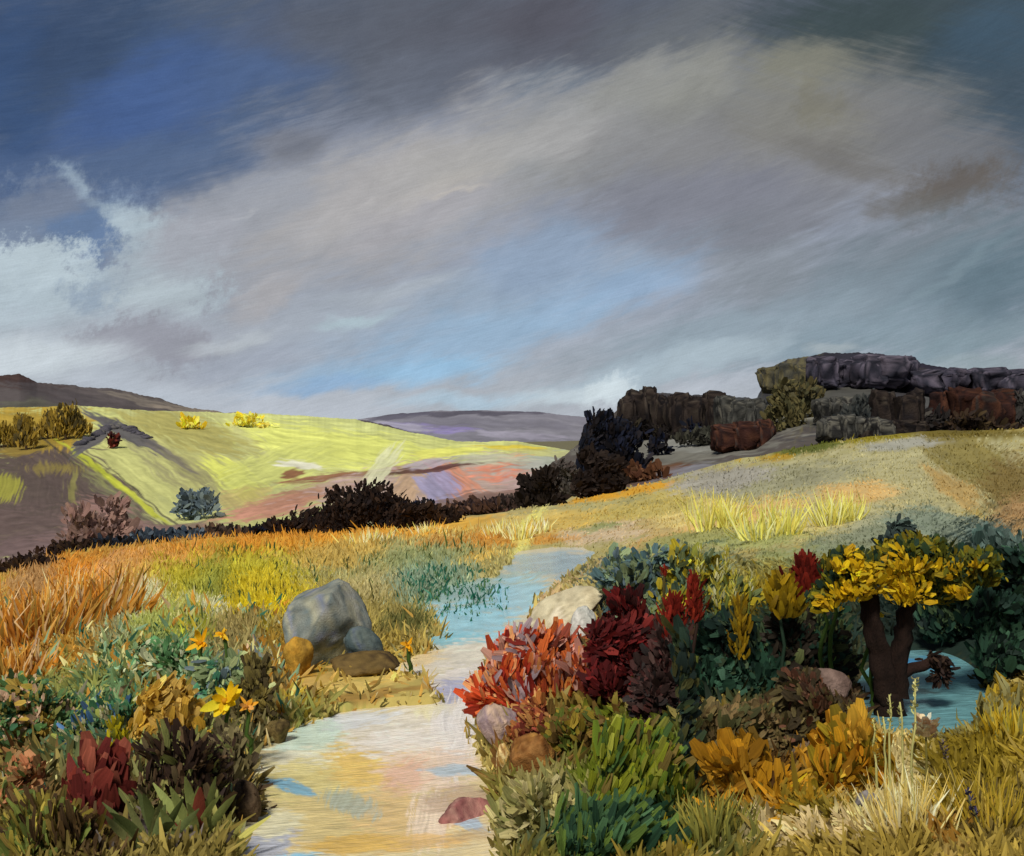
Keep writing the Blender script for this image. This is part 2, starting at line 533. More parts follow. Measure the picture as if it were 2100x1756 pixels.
# --- meadow
P(500, 1120, 700, 70, 8, '#c39544')
P(1500, 1040, 800, 130, 8, '#a7a272')
P(900, 1150, 500, 60, 3, '#aea268')
P(300, 1260, 420, 130, 0, '#a99d4c')
P(300, 1440, 420, 150, 0, '#8a8f4a')
P(200, 1760, 520, 260, 0, '#7a6c34')
P(1700, 1320, 600, 170, 0, '#2f3829')
P(1250, 1680, 260, 290, 0, '#6f6d2c')
P(1850, 1720, 620, 290, 0, '#a78f3c')
# left meadow
P(480, 1128, 380, 30, 7, '#cf9437'); P(760, 1098, 240, 20, 7, '#d8a23e'); P(170, 1180, 190, 52, 10, '#bf8a3a')
P(80, 1265, 140, 95, 60, '#c78730'); P(200, 1215, 60, 90, 85, '#d08e2f', .9); P(270, 1195, 90, 62, 20, '#cfa676')
P(60, 1200, 70, 60, 30, '#ad8c5e'); P(330, 1160, 130, 30, 8, '#c99a52')
P(470, 1182, 210, 52, 5, '#b7ae38'); P(530, 1222, 140, 42, 3, '#c9b52e'); P(545, 1252, 70, 18, 0, '#e0c81e')
P(440, 1215, 110, 28, 85, '#8f9342', .7); P(410, 1240, 60, 40, 80, '#9aa04e', .7); P(290, 1250, 62, 48, 40, '#cfd0b2', .8)
P(425, 1250, 50, 20, -25, '#dcd8b4', .8); P(230, 1300, 90, 60, 40, '#a9b08a', .8); P(335, 1300, 40, 70, 80, '#a7ab2c', .8)
P(330, 1275, 60, 40, 60, '#b4ba6a', .7); P(120, 1345, 140, 50, 20, '#ad8636'); P(40, 1330, 60, 60, 50, '#c1852c')
P(300, 1360, 90, 50, 40, '#86975f', .8); P(400, 1372, 90, 48, 40, '#437857', .85); P(500, 1340, 90, 28, 10, '#85784a')
P(480, 1300, 80, 30, 20, '#a2915c'); P(500, 1385, 66, 34, 30, '#68787f', .85); P(470, 1425, 90, 40, 10, '#5d8261', .8)
P(555, 1420, 40, 100, 85, '#5b5130', .95); P(600, 1330, 50, 60, 70, '#a17f2c'); P(612, 1372, 40, 62, 85, '#b88a30')
P(640, 1425, 80, 22, 25, '#b0962f'); P(640, 1400, 140, 16, 12, '#c3a25a'); P(760, 1400, 140, 14, 9, '#ceb264')
P(780, 1375, 110, 12, 12, '#c9ad5a'); P(740, 1425, 170, 9, 8, '#8f6c36', .8); P(560, 1490, 26, 30, 60, '#5b4a28')
P(60, 1400, 90, 40, 30, '#8a8a48'); P(70, 1432, 70, 40, -30, '#c2a786', .8); P(190, 1450, 110, 50, 40, '#4d7350', .8)
P(120, 1500, 120, 40, -50, '#3d6447', .9); P(130, 1470, 60, 18, -55, '#3f5a78', .85); P(250, 1480, 90, 40, 20, '#5f8158', .8)
P(360, 1440, 60, 80, 60, '#9d8530', .9); P(340, 1480, 60, 50, 60, '#a38433', .8); P(260, 1520, 60, 30, 20, '#6b9a7c', .8)
P(40, 1590, 60, 60, 60, '#9a6040', .7); P(90, 1600, 60, 70, 70, '#5c5a34', .9); P(100, 1650, 50, 40, 20, '#7a5e36', .8)
P(210, 1700, 200, 60, 80, '#4a3722', .9); P(400, 1600, 140, 120, 60, '#35261d', .95); P(420, 1560, 26, 110, 105, '#8d9552', .9)
P(360, 1540, 24, 70, 108, '#9aa45c', .9); P(500, 1530, 52, 100, 95, '#6c6342', .9); P(300, 1620, 34, 60, 110, '#80824e', .8)
P(60, 1735, 120, 40, 5, '#6f6022', .8); P(330, 1728, 100, 30, 5, '#6e6562', .85); P(470, 1720, 60, 34, 10, '#7e7c3e', .8)
P(300, 1690, 160, 20, 10, '#5b4530', .8)
# middle meadow
P(800, 1165, 190, 36, 3, '#aaa674'); P(700, 1140, 120, 30, 5, '#bfa458'); P(860, 1145, 120, 24, 4, '#959d6e', .8)
P(1060, 1082, 210, 26, 7, '#cfb86c'); P(1000, 1105, 170, 12, 4, '#b98b45', .8); P(1180, 1070, 170, 22, 8, '#c3a85a')
P(1280, 1012, 130, 9, 10, '#cf9b2e', .95); P(1350, 1040, 140, 28, 8, '#bcab62'); P(1250, 1096, 130, 22, 6, '#c9b392')
P(1060, 1112, 150, 10, 3, '#c9933f', .9); P(1230, 1082, 60, 8, 5, '#7f8f55', .7); P(940, 1078, 90, 12, 12, '#d9a946', .9)
P(1080, 1090, 70, 20, 60, '#e0da7c', .7); P(980, 1150, 60, 12, 15, '#d8b964', .9); P(1300, 1130, 110, 16, 25, '#c9a266', .8)
P(1400, 1075, 110, 26, 8, '#ae9a64'); P(770, 1210, 80, 40, 10, '#b7ab78'); P(800, 1250, 60, 40, 10, '#9d8f52')
P(880, 1200, 90, 50, 5, '#86a08c', .8); P(820, 1290, 80, 24, 20, '#5f6134', .9); P(760, 1335, 100, 26, 15, '#8b793e', .9); P(800, 1345, 70, 18, 20, '#b9a24e', .9)
# right slope
P(1820, 965, 330, 60, 8, '#b0aa80'); P(1880, 1010, 240, 60, 4, '#b2ab7e'); P(1600, 985, 180, 34, 8, '#989678')
P(1480, 985, 110, 30, 8, '#a19d92', .9); P(1990, 940, 160, 52, -35, '#85783f'); P(2080, 1000, 80, 70, -35, '#7a683a')
P(1955, 1000, 74, 24, -38, '#b0945a'); P(2085, 1065, 60, 50, 20, '#ab8a5e', .9); P(1540, 1062, 190, 36, 5, '#d2b070'); P(1640, 1085, 160, 22, 5, '#d0c07c', .9); P(1430, 1060, 90, 22, 10, '#d4c27e', .9)
P(1750, 1016, 90, 28, 5, '#cfae70', .95); P(1780, 1050, 90, 16, 10, '#c2b47c', .9); P(1760, 902, 200, 8, 6, '#8c8020', .95); P(1650, 924, 90, 11, 9, '#5a6124', .95)
P(1490, 936, 40, 9, 3, '#b5952a', .95); P(1590, 941, 40, 7, 3, '#b8952e', .9); P(1860, 910, 90, 12, 4, '#a0a097', .8)
P(1980, 890, 160, 12, 0, '#6e6024', .9); P(1720, 1052, 130, 22, 4, '#b4ae80'); P(1830, 1082, 150, 30, 4, '#a2a283')
P(1560, 1100, 130, 26, 4, '#9da165'); P(1660, 1140, 130, 24, 6, '#8e9563'); P(1760, 1110, 120, 30, 12, '#808870', .8)
P(1400, 1110, 120, 18, 12, '#99995f'); P(1930, 1080, 130, 36, -10, '#7f8b78'); P(2030, 1110, 70, 50, -30, '#6b7a70', .9)
# right near
P(1560, 1190, 200, 40, 5, '#8c8446'); P(1380, 1180, 130, 50, 20, '#66765c'); P(1280, 1190, 60, 60, 70, '#5d7272')
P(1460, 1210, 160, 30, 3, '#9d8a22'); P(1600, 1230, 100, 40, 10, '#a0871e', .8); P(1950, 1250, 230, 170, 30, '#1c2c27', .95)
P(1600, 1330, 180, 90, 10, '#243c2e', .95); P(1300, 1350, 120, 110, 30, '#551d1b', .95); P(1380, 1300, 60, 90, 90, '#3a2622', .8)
P(1060, 1380, 70, 70, 50, '#c2552c'); P(1120, 1330, 110, 40, 30, '#b4542e'); P(1140, 1240, 60, 34, 35, '#cbb088', .9); P(1110, 1275, 50, 20, 30, '#dcaa4e', .9)
P(1200, 1500, 110, 80, 60, '#80652c'); P(1300, 1580, 120, 150, 70, '#6d7a1e', .95); P(1340, 1600, 60, 90, 60, '#7f931a', .9)
P(1290, 1690, 160, 46, 5, '#35502c', .95); P(1330, 1742, 110, 18, 3, '#cdb21a', .9); P(1120, 1660, 110, 56, 30, '#a79c60')
P(1090, 1560, 70, 60, 80, '#7b5128', .9); P(1180, 1735, 120, 20, 3, '#5a6e52', .8); P(1230, 1660, 100, 30, 10, '#7f8a52', .7)
P(1540, 1490, 130, 60, 75, '#6e5936', .9); P(1560, 1400, 130, 60, 60, '#3c4a2c', .9); P(1670, 1440, 110, 80, 50, '#4b3626', .95)
P(1500, 1605, 110, 56, 75, '#bd861a', .95); P(1570, 1600, 60, 60, 80, '#8a6424', .9); P(1650, 1650, 150, 42, 6, '#b98f22', .95)
P(1830, 1590, 120, 120, 85, '#d2bd74', .95); P(1990, 1560, 130, 130, 60, '#9b8426', .95); P(1980, 1474, 130, 32, 5, '#938e5c', .95)
P(1990, 1425, 120, 32, -5, '#b2921e', .9); P(1700, 1712, 220, 24, 3, '#d3bd86', .95); P(1950, 1700, 150, 60, 80, '#ab9250', .95)
P(1940, 1740, 40, 40, 80, '#a8782a', .9); P(1480, 1700, 90, 70, 80, '#7c7a38', .9); P(1560, 1730, 120, 30, 10, '#a19440', .8)
P(1412, 1450, 22, 220, 0, '#283830', .95); P(1750, 1560, 60, 40, 20, '#9b8f80', .5); P(1690, 1670, 120, 14, 2, '#8f7c2a', .7)
P(1380, 1580, 40, 160, 0, '#4d5a2a', .6)
P(1610, 1590, 70, 50, 75, '#5f4422', .95); P(1520, 1560, 60, 40, 80, '#6a5638', .9); P(1480, 1720, 70, 90, 85, '#5d6030', .9); P(1980, 1590, 120, 110, 60, '#8a7620', .95); P(1700, 1676, 130, 16, 2, '#7a6a20', .9)
P(1530, 1655, 120, 50, 5, '#c88e1c', .95); P(1740, 1560, 100, 60, 20, '#c48a1c', .95); P(1680, 1720, 200, 26, 3, '#dcc690', .95); P(1840, 1620, 100, 90, 85, '#e0ce90', .95); P(1620, 1540, 80, 26, 5, '#7f7268', .8); P(1920, 1470, 110, 24, 3, '#8e8a5e', .9); P(2060, 1690, 60, 110, 85, '#6f6032', .9)

NEAR = list(LAND)
LAND = []
# --- green hill, heather slope, valley fields
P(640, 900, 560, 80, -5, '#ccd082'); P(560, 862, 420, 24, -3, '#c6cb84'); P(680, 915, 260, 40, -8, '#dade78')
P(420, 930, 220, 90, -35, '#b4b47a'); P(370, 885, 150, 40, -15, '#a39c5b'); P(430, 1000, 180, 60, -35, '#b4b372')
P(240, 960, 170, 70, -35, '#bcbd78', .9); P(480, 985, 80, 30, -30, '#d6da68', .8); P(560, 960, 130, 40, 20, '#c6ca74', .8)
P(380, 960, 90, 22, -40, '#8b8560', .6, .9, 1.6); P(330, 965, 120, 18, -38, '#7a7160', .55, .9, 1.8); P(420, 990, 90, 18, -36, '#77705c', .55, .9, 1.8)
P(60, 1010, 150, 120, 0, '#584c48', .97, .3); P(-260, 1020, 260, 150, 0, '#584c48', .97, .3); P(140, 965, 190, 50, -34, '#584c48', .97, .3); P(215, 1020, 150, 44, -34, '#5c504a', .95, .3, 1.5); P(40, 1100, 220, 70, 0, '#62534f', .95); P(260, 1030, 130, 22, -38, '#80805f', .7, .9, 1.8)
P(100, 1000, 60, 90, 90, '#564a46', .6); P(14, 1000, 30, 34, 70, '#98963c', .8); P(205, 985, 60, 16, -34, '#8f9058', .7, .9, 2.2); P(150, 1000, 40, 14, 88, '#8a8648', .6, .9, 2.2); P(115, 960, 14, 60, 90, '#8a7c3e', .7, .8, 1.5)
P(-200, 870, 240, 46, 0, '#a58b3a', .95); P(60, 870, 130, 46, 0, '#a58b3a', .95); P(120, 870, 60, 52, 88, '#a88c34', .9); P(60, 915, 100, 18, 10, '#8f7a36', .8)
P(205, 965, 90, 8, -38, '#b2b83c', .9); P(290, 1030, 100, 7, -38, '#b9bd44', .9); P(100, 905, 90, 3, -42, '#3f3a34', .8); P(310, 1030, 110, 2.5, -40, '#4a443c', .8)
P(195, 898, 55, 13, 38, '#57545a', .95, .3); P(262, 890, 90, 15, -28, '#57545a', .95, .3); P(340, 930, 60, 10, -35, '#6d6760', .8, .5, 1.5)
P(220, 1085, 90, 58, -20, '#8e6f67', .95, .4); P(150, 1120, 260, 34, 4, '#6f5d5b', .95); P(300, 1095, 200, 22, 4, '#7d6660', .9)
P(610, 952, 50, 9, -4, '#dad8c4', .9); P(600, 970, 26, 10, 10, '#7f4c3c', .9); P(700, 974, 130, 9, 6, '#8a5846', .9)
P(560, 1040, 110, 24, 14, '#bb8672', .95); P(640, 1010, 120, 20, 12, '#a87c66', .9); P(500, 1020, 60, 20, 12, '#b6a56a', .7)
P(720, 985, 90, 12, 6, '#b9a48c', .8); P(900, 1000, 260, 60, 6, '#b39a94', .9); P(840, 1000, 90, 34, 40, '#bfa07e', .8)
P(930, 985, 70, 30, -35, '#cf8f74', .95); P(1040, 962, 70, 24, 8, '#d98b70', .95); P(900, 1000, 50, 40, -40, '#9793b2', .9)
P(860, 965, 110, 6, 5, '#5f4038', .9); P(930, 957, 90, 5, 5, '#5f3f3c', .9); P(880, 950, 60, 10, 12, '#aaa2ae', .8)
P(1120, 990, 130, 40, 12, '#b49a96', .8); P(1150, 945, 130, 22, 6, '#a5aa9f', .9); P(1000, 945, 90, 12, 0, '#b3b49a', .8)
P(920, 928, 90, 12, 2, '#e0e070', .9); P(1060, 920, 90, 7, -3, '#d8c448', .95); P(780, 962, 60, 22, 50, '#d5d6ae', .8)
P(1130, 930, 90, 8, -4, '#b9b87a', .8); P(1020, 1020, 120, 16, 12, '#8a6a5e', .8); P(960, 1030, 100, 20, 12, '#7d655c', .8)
HILL = list(LAND); LAND = []
P(300, 800, 400, 50, -5, '#4f4847'); P(60, 785, 120, 20, -10, '#44332f'); P(60, 835, 90, 20, 5, '#57564a', .8); P(230, 815, 170, 22, -6, '#5a5352')
P(330, 830, 120, 10, -12, '#7c7368', .7); P(130, 815, 120, 16, -15, '#4d4748', .8); P(420, 842, 120, 8, -4, '#8a7e70', .8)
LRIDGE = list(LAND); LAND = []
P(980, 880, 420, 50, -4, '#7f7d86'); P(880, 876, 110, 10, -5, '#8a80ae', .9); P(950, 848, 220, 5, 0, '#54515c', .9); P(1120, 880, 160, 22, -5, '#84828a')
P(820, 872, 90, 6, -6, '#a5a3ac', .7); P(1000, 868, 200, 12, -3, '#74727c', .8); P(800, 856, 90, 6, 8, '#5c5a68', .8); P(1060, 892, 110, 8, -3, '#9a96a4', .8)
FMOOR = list(LAND); LAND = []
_P = P
def P(x, y, rx, ry, ang, h, a=.9, so=.42, st=1.0):
    _P(x, y, rx, ry, ang, h, a, so, st); q = LAND[-1]; LAND[-1] = (*q[:5], [c * .72 for c in q[5]], *q[6:])

P(1800, 800, 700, 110, -3, '#47464a'); P(1820, 742, 300, 30, -4, '#33323a', .97); P(1635, 800, 80, 66, 80, '#756e50', .95); P(1720, 810, 100, 50, 0, '#5b5a54', .9)
P(1690, 850, 90, 16, 8, '#a3a396', .7, .8, 1.5); P(1930, 775, 220, 26, -4, '#3a363c'); P(2000, 820, 80, 46, 88, '#54403a', .8); P(1910, 840, 70, 40, 0, '#5c5c5a', .9)
P(1750, 735, 100, 14, 0, '#3b3a44', .8); P(1780, 760, 140, 14, 0, '#4a4448', .7); P(1420, 900, 220, 60, 8, '#86847a', .9); P(1350, 930, 130, 50, 20, '#7e7c72', .9)
P(1450, 900, 110, 26, 8, '#9a9a92', .8); P(1320, 970, 110, 16, 8, '#6f4d36', .9); P(1400, 975, 130, 16, 10, '#8d8c94', .8); P(1250, 1000, 130, 18, 10, '#6d5548', .8)
P(1420, 850, 150, 40, 0, '#3f3c3c', .9); P(1520, 845, 70, 40, 0, '#56595a', .9); P(1480, 900, 30, 60, 80, '#4d4c46', .5, .9, 1.5); P(1760, 865, 130, 14, 4, '#4f4e48', .8); P(2060, 850, 90, 26, 0, '#67645c', .8)
P(1900, 750, 140, 9, -8, '#2f2c38', .9)
RRIDGE = list(LAND); LAND = []
P = _P

STREAMC = []  # stream bed colours, with sky reflections painted in as the blue patches
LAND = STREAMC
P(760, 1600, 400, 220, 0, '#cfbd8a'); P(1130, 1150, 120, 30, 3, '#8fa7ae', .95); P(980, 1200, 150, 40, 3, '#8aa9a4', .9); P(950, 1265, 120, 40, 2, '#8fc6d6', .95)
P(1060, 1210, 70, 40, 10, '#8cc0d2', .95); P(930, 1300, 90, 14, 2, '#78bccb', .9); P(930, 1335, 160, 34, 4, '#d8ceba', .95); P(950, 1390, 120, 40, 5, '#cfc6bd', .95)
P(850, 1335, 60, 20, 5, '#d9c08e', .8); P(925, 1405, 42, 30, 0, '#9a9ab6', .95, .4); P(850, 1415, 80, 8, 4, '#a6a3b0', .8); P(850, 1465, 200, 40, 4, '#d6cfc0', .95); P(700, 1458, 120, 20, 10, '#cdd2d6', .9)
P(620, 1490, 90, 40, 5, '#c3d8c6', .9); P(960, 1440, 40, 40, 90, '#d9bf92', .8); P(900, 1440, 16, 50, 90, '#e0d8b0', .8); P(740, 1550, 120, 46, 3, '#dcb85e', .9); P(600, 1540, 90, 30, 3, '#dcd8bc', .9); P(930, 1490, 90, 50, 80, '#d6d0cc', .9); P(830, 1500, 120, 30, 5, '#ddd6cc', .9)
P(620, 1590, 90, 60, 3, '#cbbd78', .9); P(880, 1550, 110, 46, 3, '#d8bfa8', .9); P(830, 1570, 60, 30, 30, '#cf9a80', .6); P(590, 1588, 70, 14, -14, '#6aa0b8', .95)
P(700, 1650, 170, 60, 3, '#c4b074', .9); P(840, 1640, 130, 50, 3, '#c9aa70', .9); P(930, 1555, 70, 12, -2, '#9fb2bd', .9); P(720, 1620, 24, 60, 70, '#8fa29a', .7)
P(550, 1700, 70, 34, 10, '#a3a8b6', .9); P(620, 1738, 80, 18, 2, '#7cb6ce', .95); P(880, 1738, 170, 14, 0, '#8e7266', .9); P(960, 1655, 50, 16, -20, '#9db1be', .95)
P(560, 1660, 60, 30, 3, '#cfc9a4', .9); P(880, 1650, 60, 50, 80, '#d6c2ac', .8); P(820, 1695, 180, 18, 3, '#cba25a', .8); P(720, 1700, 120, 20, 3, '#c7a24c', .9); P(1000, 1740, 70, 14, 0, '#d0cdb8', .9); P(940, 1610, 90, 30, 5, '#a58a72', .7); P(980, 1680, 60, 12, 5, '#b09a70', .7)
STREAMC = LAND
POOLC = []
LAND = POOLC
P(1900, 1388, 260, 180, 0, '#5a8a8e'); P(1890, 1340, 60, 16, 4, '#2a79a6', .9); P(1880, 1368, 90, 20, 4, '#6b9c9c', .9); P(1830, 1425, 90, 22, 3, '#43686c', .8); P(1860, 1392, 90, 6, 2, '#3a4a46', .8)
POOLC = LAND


def proj(V):
    d = np.maximum(V[:, 1], .8)
    return CX + F * V[:, 0] / d, CY - F * (V[:, 2] - EYE) / d


# ------------------------------------------------------------------ ground and hills
def grid_faces(nr, nc):
    i = np.arange(nr - 1)[:, None] * nc + np.arange(nc - 1)[None, :]
    i = i.ravel()
    return np.stack([i, i + 1, i + nc + 1, i + nc], 1)


# the meadow sheet: rays of bearing, rings of distance, fine where it is near, on to the horizon
us = np.concatenate([np.linspace(-3.0, -.62, 30)[:-1], np.linspace(-.62, .62, 760), np.linspace(.62, 3.0, 30)[1:]])
vv = np.linspace(.62, 0.0, 520)                 # depression below the crest, in frame heights
ds = 1.7 / (vv * .62 / .62 + .0135)
ds = np.concatenate([ds, np.geomspace(140, 9000, 40)])
U, D_ = np.meshgrid(us, ds)
gx, gy = (U * D_).ravel(), D_.ravel()
gz = ground_z(gx, gy)
V = np.stack([gx, gy, gz], 1)
gpx, gpy = proj(V)
gcol = land_colour(gpx, gpy, NEAR)
far = sstep(130, 180, gy)[:, None]
gcol = gcol * (1 - far) + np.array(lin('#6f6a50')) * far
# behind the viewer
o = mesh_obj('ground', V, [grid_faces(len(ds), len(us))], gcol, M_SOIL, smooth=True, kind='structure')
bx_, by_ = np.meshgrid(np.linspace(-60, 60, 40), np.linspace(-80, 2.62, 40))
bV = np.stack([bx_.ravel(), by_.ravel(), np.full(bx_.size, -.12)], 1)
keep = bV.copy(); keep[:, 2] = -.25 + .1 * vnoise(bV[:, 0], bV[:, 1], 4) - np.maximum(bV[:, 1] - 0, 0) * .1
mesh_obj('ground_behind', keep, [grid_faces(40, 40)], np.tile(np.array(lin('#8a8048')), (len(keep), 1)), M_SOIL, smooth=True, kind='structure')

HILLS = {}
def hill(name, top, bot, Dt, Db, lst, base, nu, nt, x0, x1, rough=2.0, seed=0, pw=1.4):
    top = np.array(top, float); bot = np.array(bot, float)
    pxs = np.linspace(x0, x1, nu)
    t = np.concatenate([np.linspace(0, 1, nt), 1 + np.linspace(.04, 1, 12)])
    TT, PX = np.meshgrid(t, pxs, indexing='ij')
    ty = np.interp(PX, top[:, 0], top[:, 1]); by = np.interp(PX, bot[:, 0], bot[:, 1])
    ty = ty + np.minimum(TT, 1) ** 6 * ((fbm(PX / 22, PX * 0 + seed, seed, 4) - .5) * rough * 4 + (vnoise(PX / 3.5, PX * 0, seed + 2) - .5) * rough)
    tc_ = np.minimum(TT, 1)
    py = by + (ty - by) * tc_
    dist = Db + (Dt - Db) * tc_ ** pw
    back = np.maximum(TT - 1, 0)
    v = px_v(py); u = px_u(PX)
    z = EYE + v * dist
    dist2 = dist * (1 + back * .7)
    z = z - back * (z + 40) * .9
    nz = (fbm(PX / 70, py / 24, seed + 7, 4) - .5) * dist * .006 * np.sin(np.pi * np.clip(tc_, 0, 1)) * (back == 0)
    V = np.stack([(u * dist2).ravel(), dist2.ravel(), (z + nz).ravel()], 1)
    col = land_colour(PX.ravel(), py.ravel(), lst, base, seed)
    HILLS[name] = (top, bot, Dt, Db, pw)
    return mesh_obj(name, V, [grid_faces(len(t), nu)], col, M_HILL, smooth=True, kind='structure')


def hpt(name, px, py):
    top, bot, Dt, Db, pw = HILLS[name]
    ty = np.interp(px, top[:, 0], top[:, 1]); by = np.interp(px, bot[:, 0], bot[:, 1])
    t = np.clip((py - by) / (ty - by), 0.02, 1)
    d = Db + (Dt - Db) * t ** pw
    return px_u(px) * d, d, EYE + px_v(py) * d


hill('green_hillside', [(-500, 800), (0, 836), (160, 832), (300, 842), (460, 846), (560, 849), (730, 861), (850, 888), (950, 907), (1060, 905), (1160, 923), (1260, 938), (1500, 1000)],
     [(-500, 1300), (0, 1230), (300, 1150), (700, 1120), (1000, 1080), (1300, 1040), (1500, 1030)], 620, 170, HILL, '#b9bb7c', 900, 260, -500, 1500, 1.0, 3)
hill('dark_moorland_ridge', [(-600, 740), (-100, 762), (0, 771), (40, 767), (75, 784), (150, 790), (250, 800), (330, 818), (390, 838), (460, 846), (560, 851), (760, 864), (900, 900)],
     [(-600, 900), (0, 880), (400, 880), (900, 940)], 1200, 700, LRIDGE, '#5a5352', 420, 60, -600, 900, 1.6, 5)
hill('distant_grey_moor', [(300, 900), (700, 866), (800, 850), (900, 843), (1000, 842), (1100, 845), (1210, 857), (1300, 872), (1600, 900), (2600, 900)],
     [(300, 940), (900, 935), (1600, 960), (2600, 960)], 3600, 2200, FMOOR, '#807e88', 460, 60, 300, 2600, .8, 9)
hill('dark_wooded_ridge', [(1080, 985), (1160, 930), (1225, 880), (1262, 846), (1292, 812), (1330, 806), (1480, 812), (1552, 816), (1572, 778), (1590, 748), (1622, 737), (1650, 734), (1700, 724), (1790, 722), (1850, 740), (1950, 756), (2100, 767), (2300, 790), (2700, 800)],
     [(1080, 1080), (1300, 1030), (1500, 985), (1700, 930), (2100, 900), (2700, 890)], 360, 150, RRIDGE, '#57514c', 460, 150, 1080, 2700, 2.2, 13)

# ------------------------------------------------------------------ water
def water_mat():
    m = bpy.data.materials.new('shallow_water')
    m.use_nodes = True
    t = m.node_tree; b = t.nodes['Principled BSDF']
    ca = nd(t, 'ShaderNodeVertexColor'); ca.layer_name = 'Col'
    t.links.new(ca.outputs[0], b.inputs['Base Color'])
    b.inputs['Roughness'].default_value = .14
    b.inputs['IOR'].default_value = 1.33
    b.inputs['Specular IOR Level'].default_value = .5
    co = nd(t, 'ShaderNodeTexCoord'); mp = nd(t, 'ShaderNodeMapping'); mp.inputs['Scale'].default_value = (1.2, 5, 1)
    t.links.new(co.outputs['Object'], mp.inputs[0])
    n = noise(t, mp.outputs[0], 5.0, 4, .6, .6)
    bn = nd(t, 'ShaderNodeBump'); bn.inputs['Strength'].default_value = .5; bn.inputs['Distance'].default_value = .03
    t.links.new(n.outputs['Fac'], bn.inputs['Height']); t.links.new(bn.outputs[0], b.inputs['Normal'])
    return m


M_WATER = water_mat()


def water_sheet(name, pys, left, right, lst, base, drop, nu=160):
    T = np.linspace(0, 1, nu)
    PX = left[:, None] + (right - left)[:, None] * T[None, :]
    PY = np.repeat(pys[:, None], nu, 1)
    u = px_u(PX); v = px_v(PY)
    d = EYE / np.maximum(slope(u) - v, EYE / crest_D(u))
    x = u * d
    z = base_z(x, d) - drop
    V = np.stack([x.ravel(), d.ravel(), z.ravel()], 1)
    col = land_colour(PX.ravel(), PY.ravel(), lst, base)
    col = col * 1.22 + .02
    return mesh_obj(name, V, [grid_faces(len(pys), nu)], col, M_WATER, smooth=True, kind='structure')


pys = np.linspace(1112, 2300, 420)
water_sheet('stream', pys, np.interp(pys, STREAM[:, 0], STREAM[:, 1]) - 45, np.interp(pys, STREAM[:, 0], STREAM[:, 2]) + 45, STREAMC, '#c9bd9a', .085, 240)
pys = np.linspace(1300, 1510, 110)
hw = POOL[2] * np.sqrt(np.clip(1 - ((pys - POOL[1]) / 110) ** 2, .02, 1)) * 1.25
water_sheet('pool', pys, POOL[0] - hw, POOL[0] + hw, POOLC, '#4d7a80', .085, 90)

# ------------------------------------------------------------------ leaf dabs, blades, stems, stones
def dab_arrays(Pn, dirv, side, L, W, bend, col, tipw=.5, basew=.5):
    """n leaves of two bent quads each"""
    n = len(Pn)
    nrm = np.cross(dirv, side)
    L = L[:, None]; W = W[:, None]; bend = bend[:, None]
    b0 = Pn; m0 = Pn + dirv * L * .5 + nrm * bend * L * .5; t0 = Pn + dirv * L + nrm * bend * L * .2
    V = np.stack([b0 - side * W * basew * .5, b0 + side * W * basew * .5, m0 - side * W * .5, m0 + side * W * .5,
                  t0 - side * W * tipw * .5, t0 + side * W * tipw * .5], 1).reshape(-1, 3)
    i = np.arange(n)[:, None] * 6
    f = np.concatenate([i + np.array([[0, 1, 3, 2]]), i + np.array([[2, 3, 5, 4]])])
    cc = np.repeat(col, 6, 0)
    sh = (1 + rng.normal(0, .13, (n, 2)))[:, [0, 1, 0, 1, 0, 1]].reshape(-1, 1)
    fib = (rng.random(n) * 900)[:, None] + np.array([[.1, .9, 0, 1, .15, .85]])
    return V, f, np.concatenate([cc * sh, fib.reshape(-1, 1)], 1)


def unit(a): return a / np.maximum(np.linalg.norm(a, axis=1, keepdims=True), 1e-9)


def frame(dirv, face):
    """side vectors so the blade's flat turns towards 'face'"""
    s = np.cross(face, dirv)
    return unit(s)


def palette_pick(n, pal, Pn, clump, seed):
    cols = np.array([lin(h) for h in pal])
    k = fbm(Pn[:, 0] / clump + Pn[:, 2] / clump * .7, Pn[:, 1] / clump - Pn[:, 2] / clump, seed, 3)
    k = (k - .2) / .6 + rng.normal(0, .27, n)
    i = np.clip((k * len(pal)).astype(int), 0, len(pal) - 1)
    return cols[i] * np.exp(rng.normal(-.02, .24, (n, 1)))


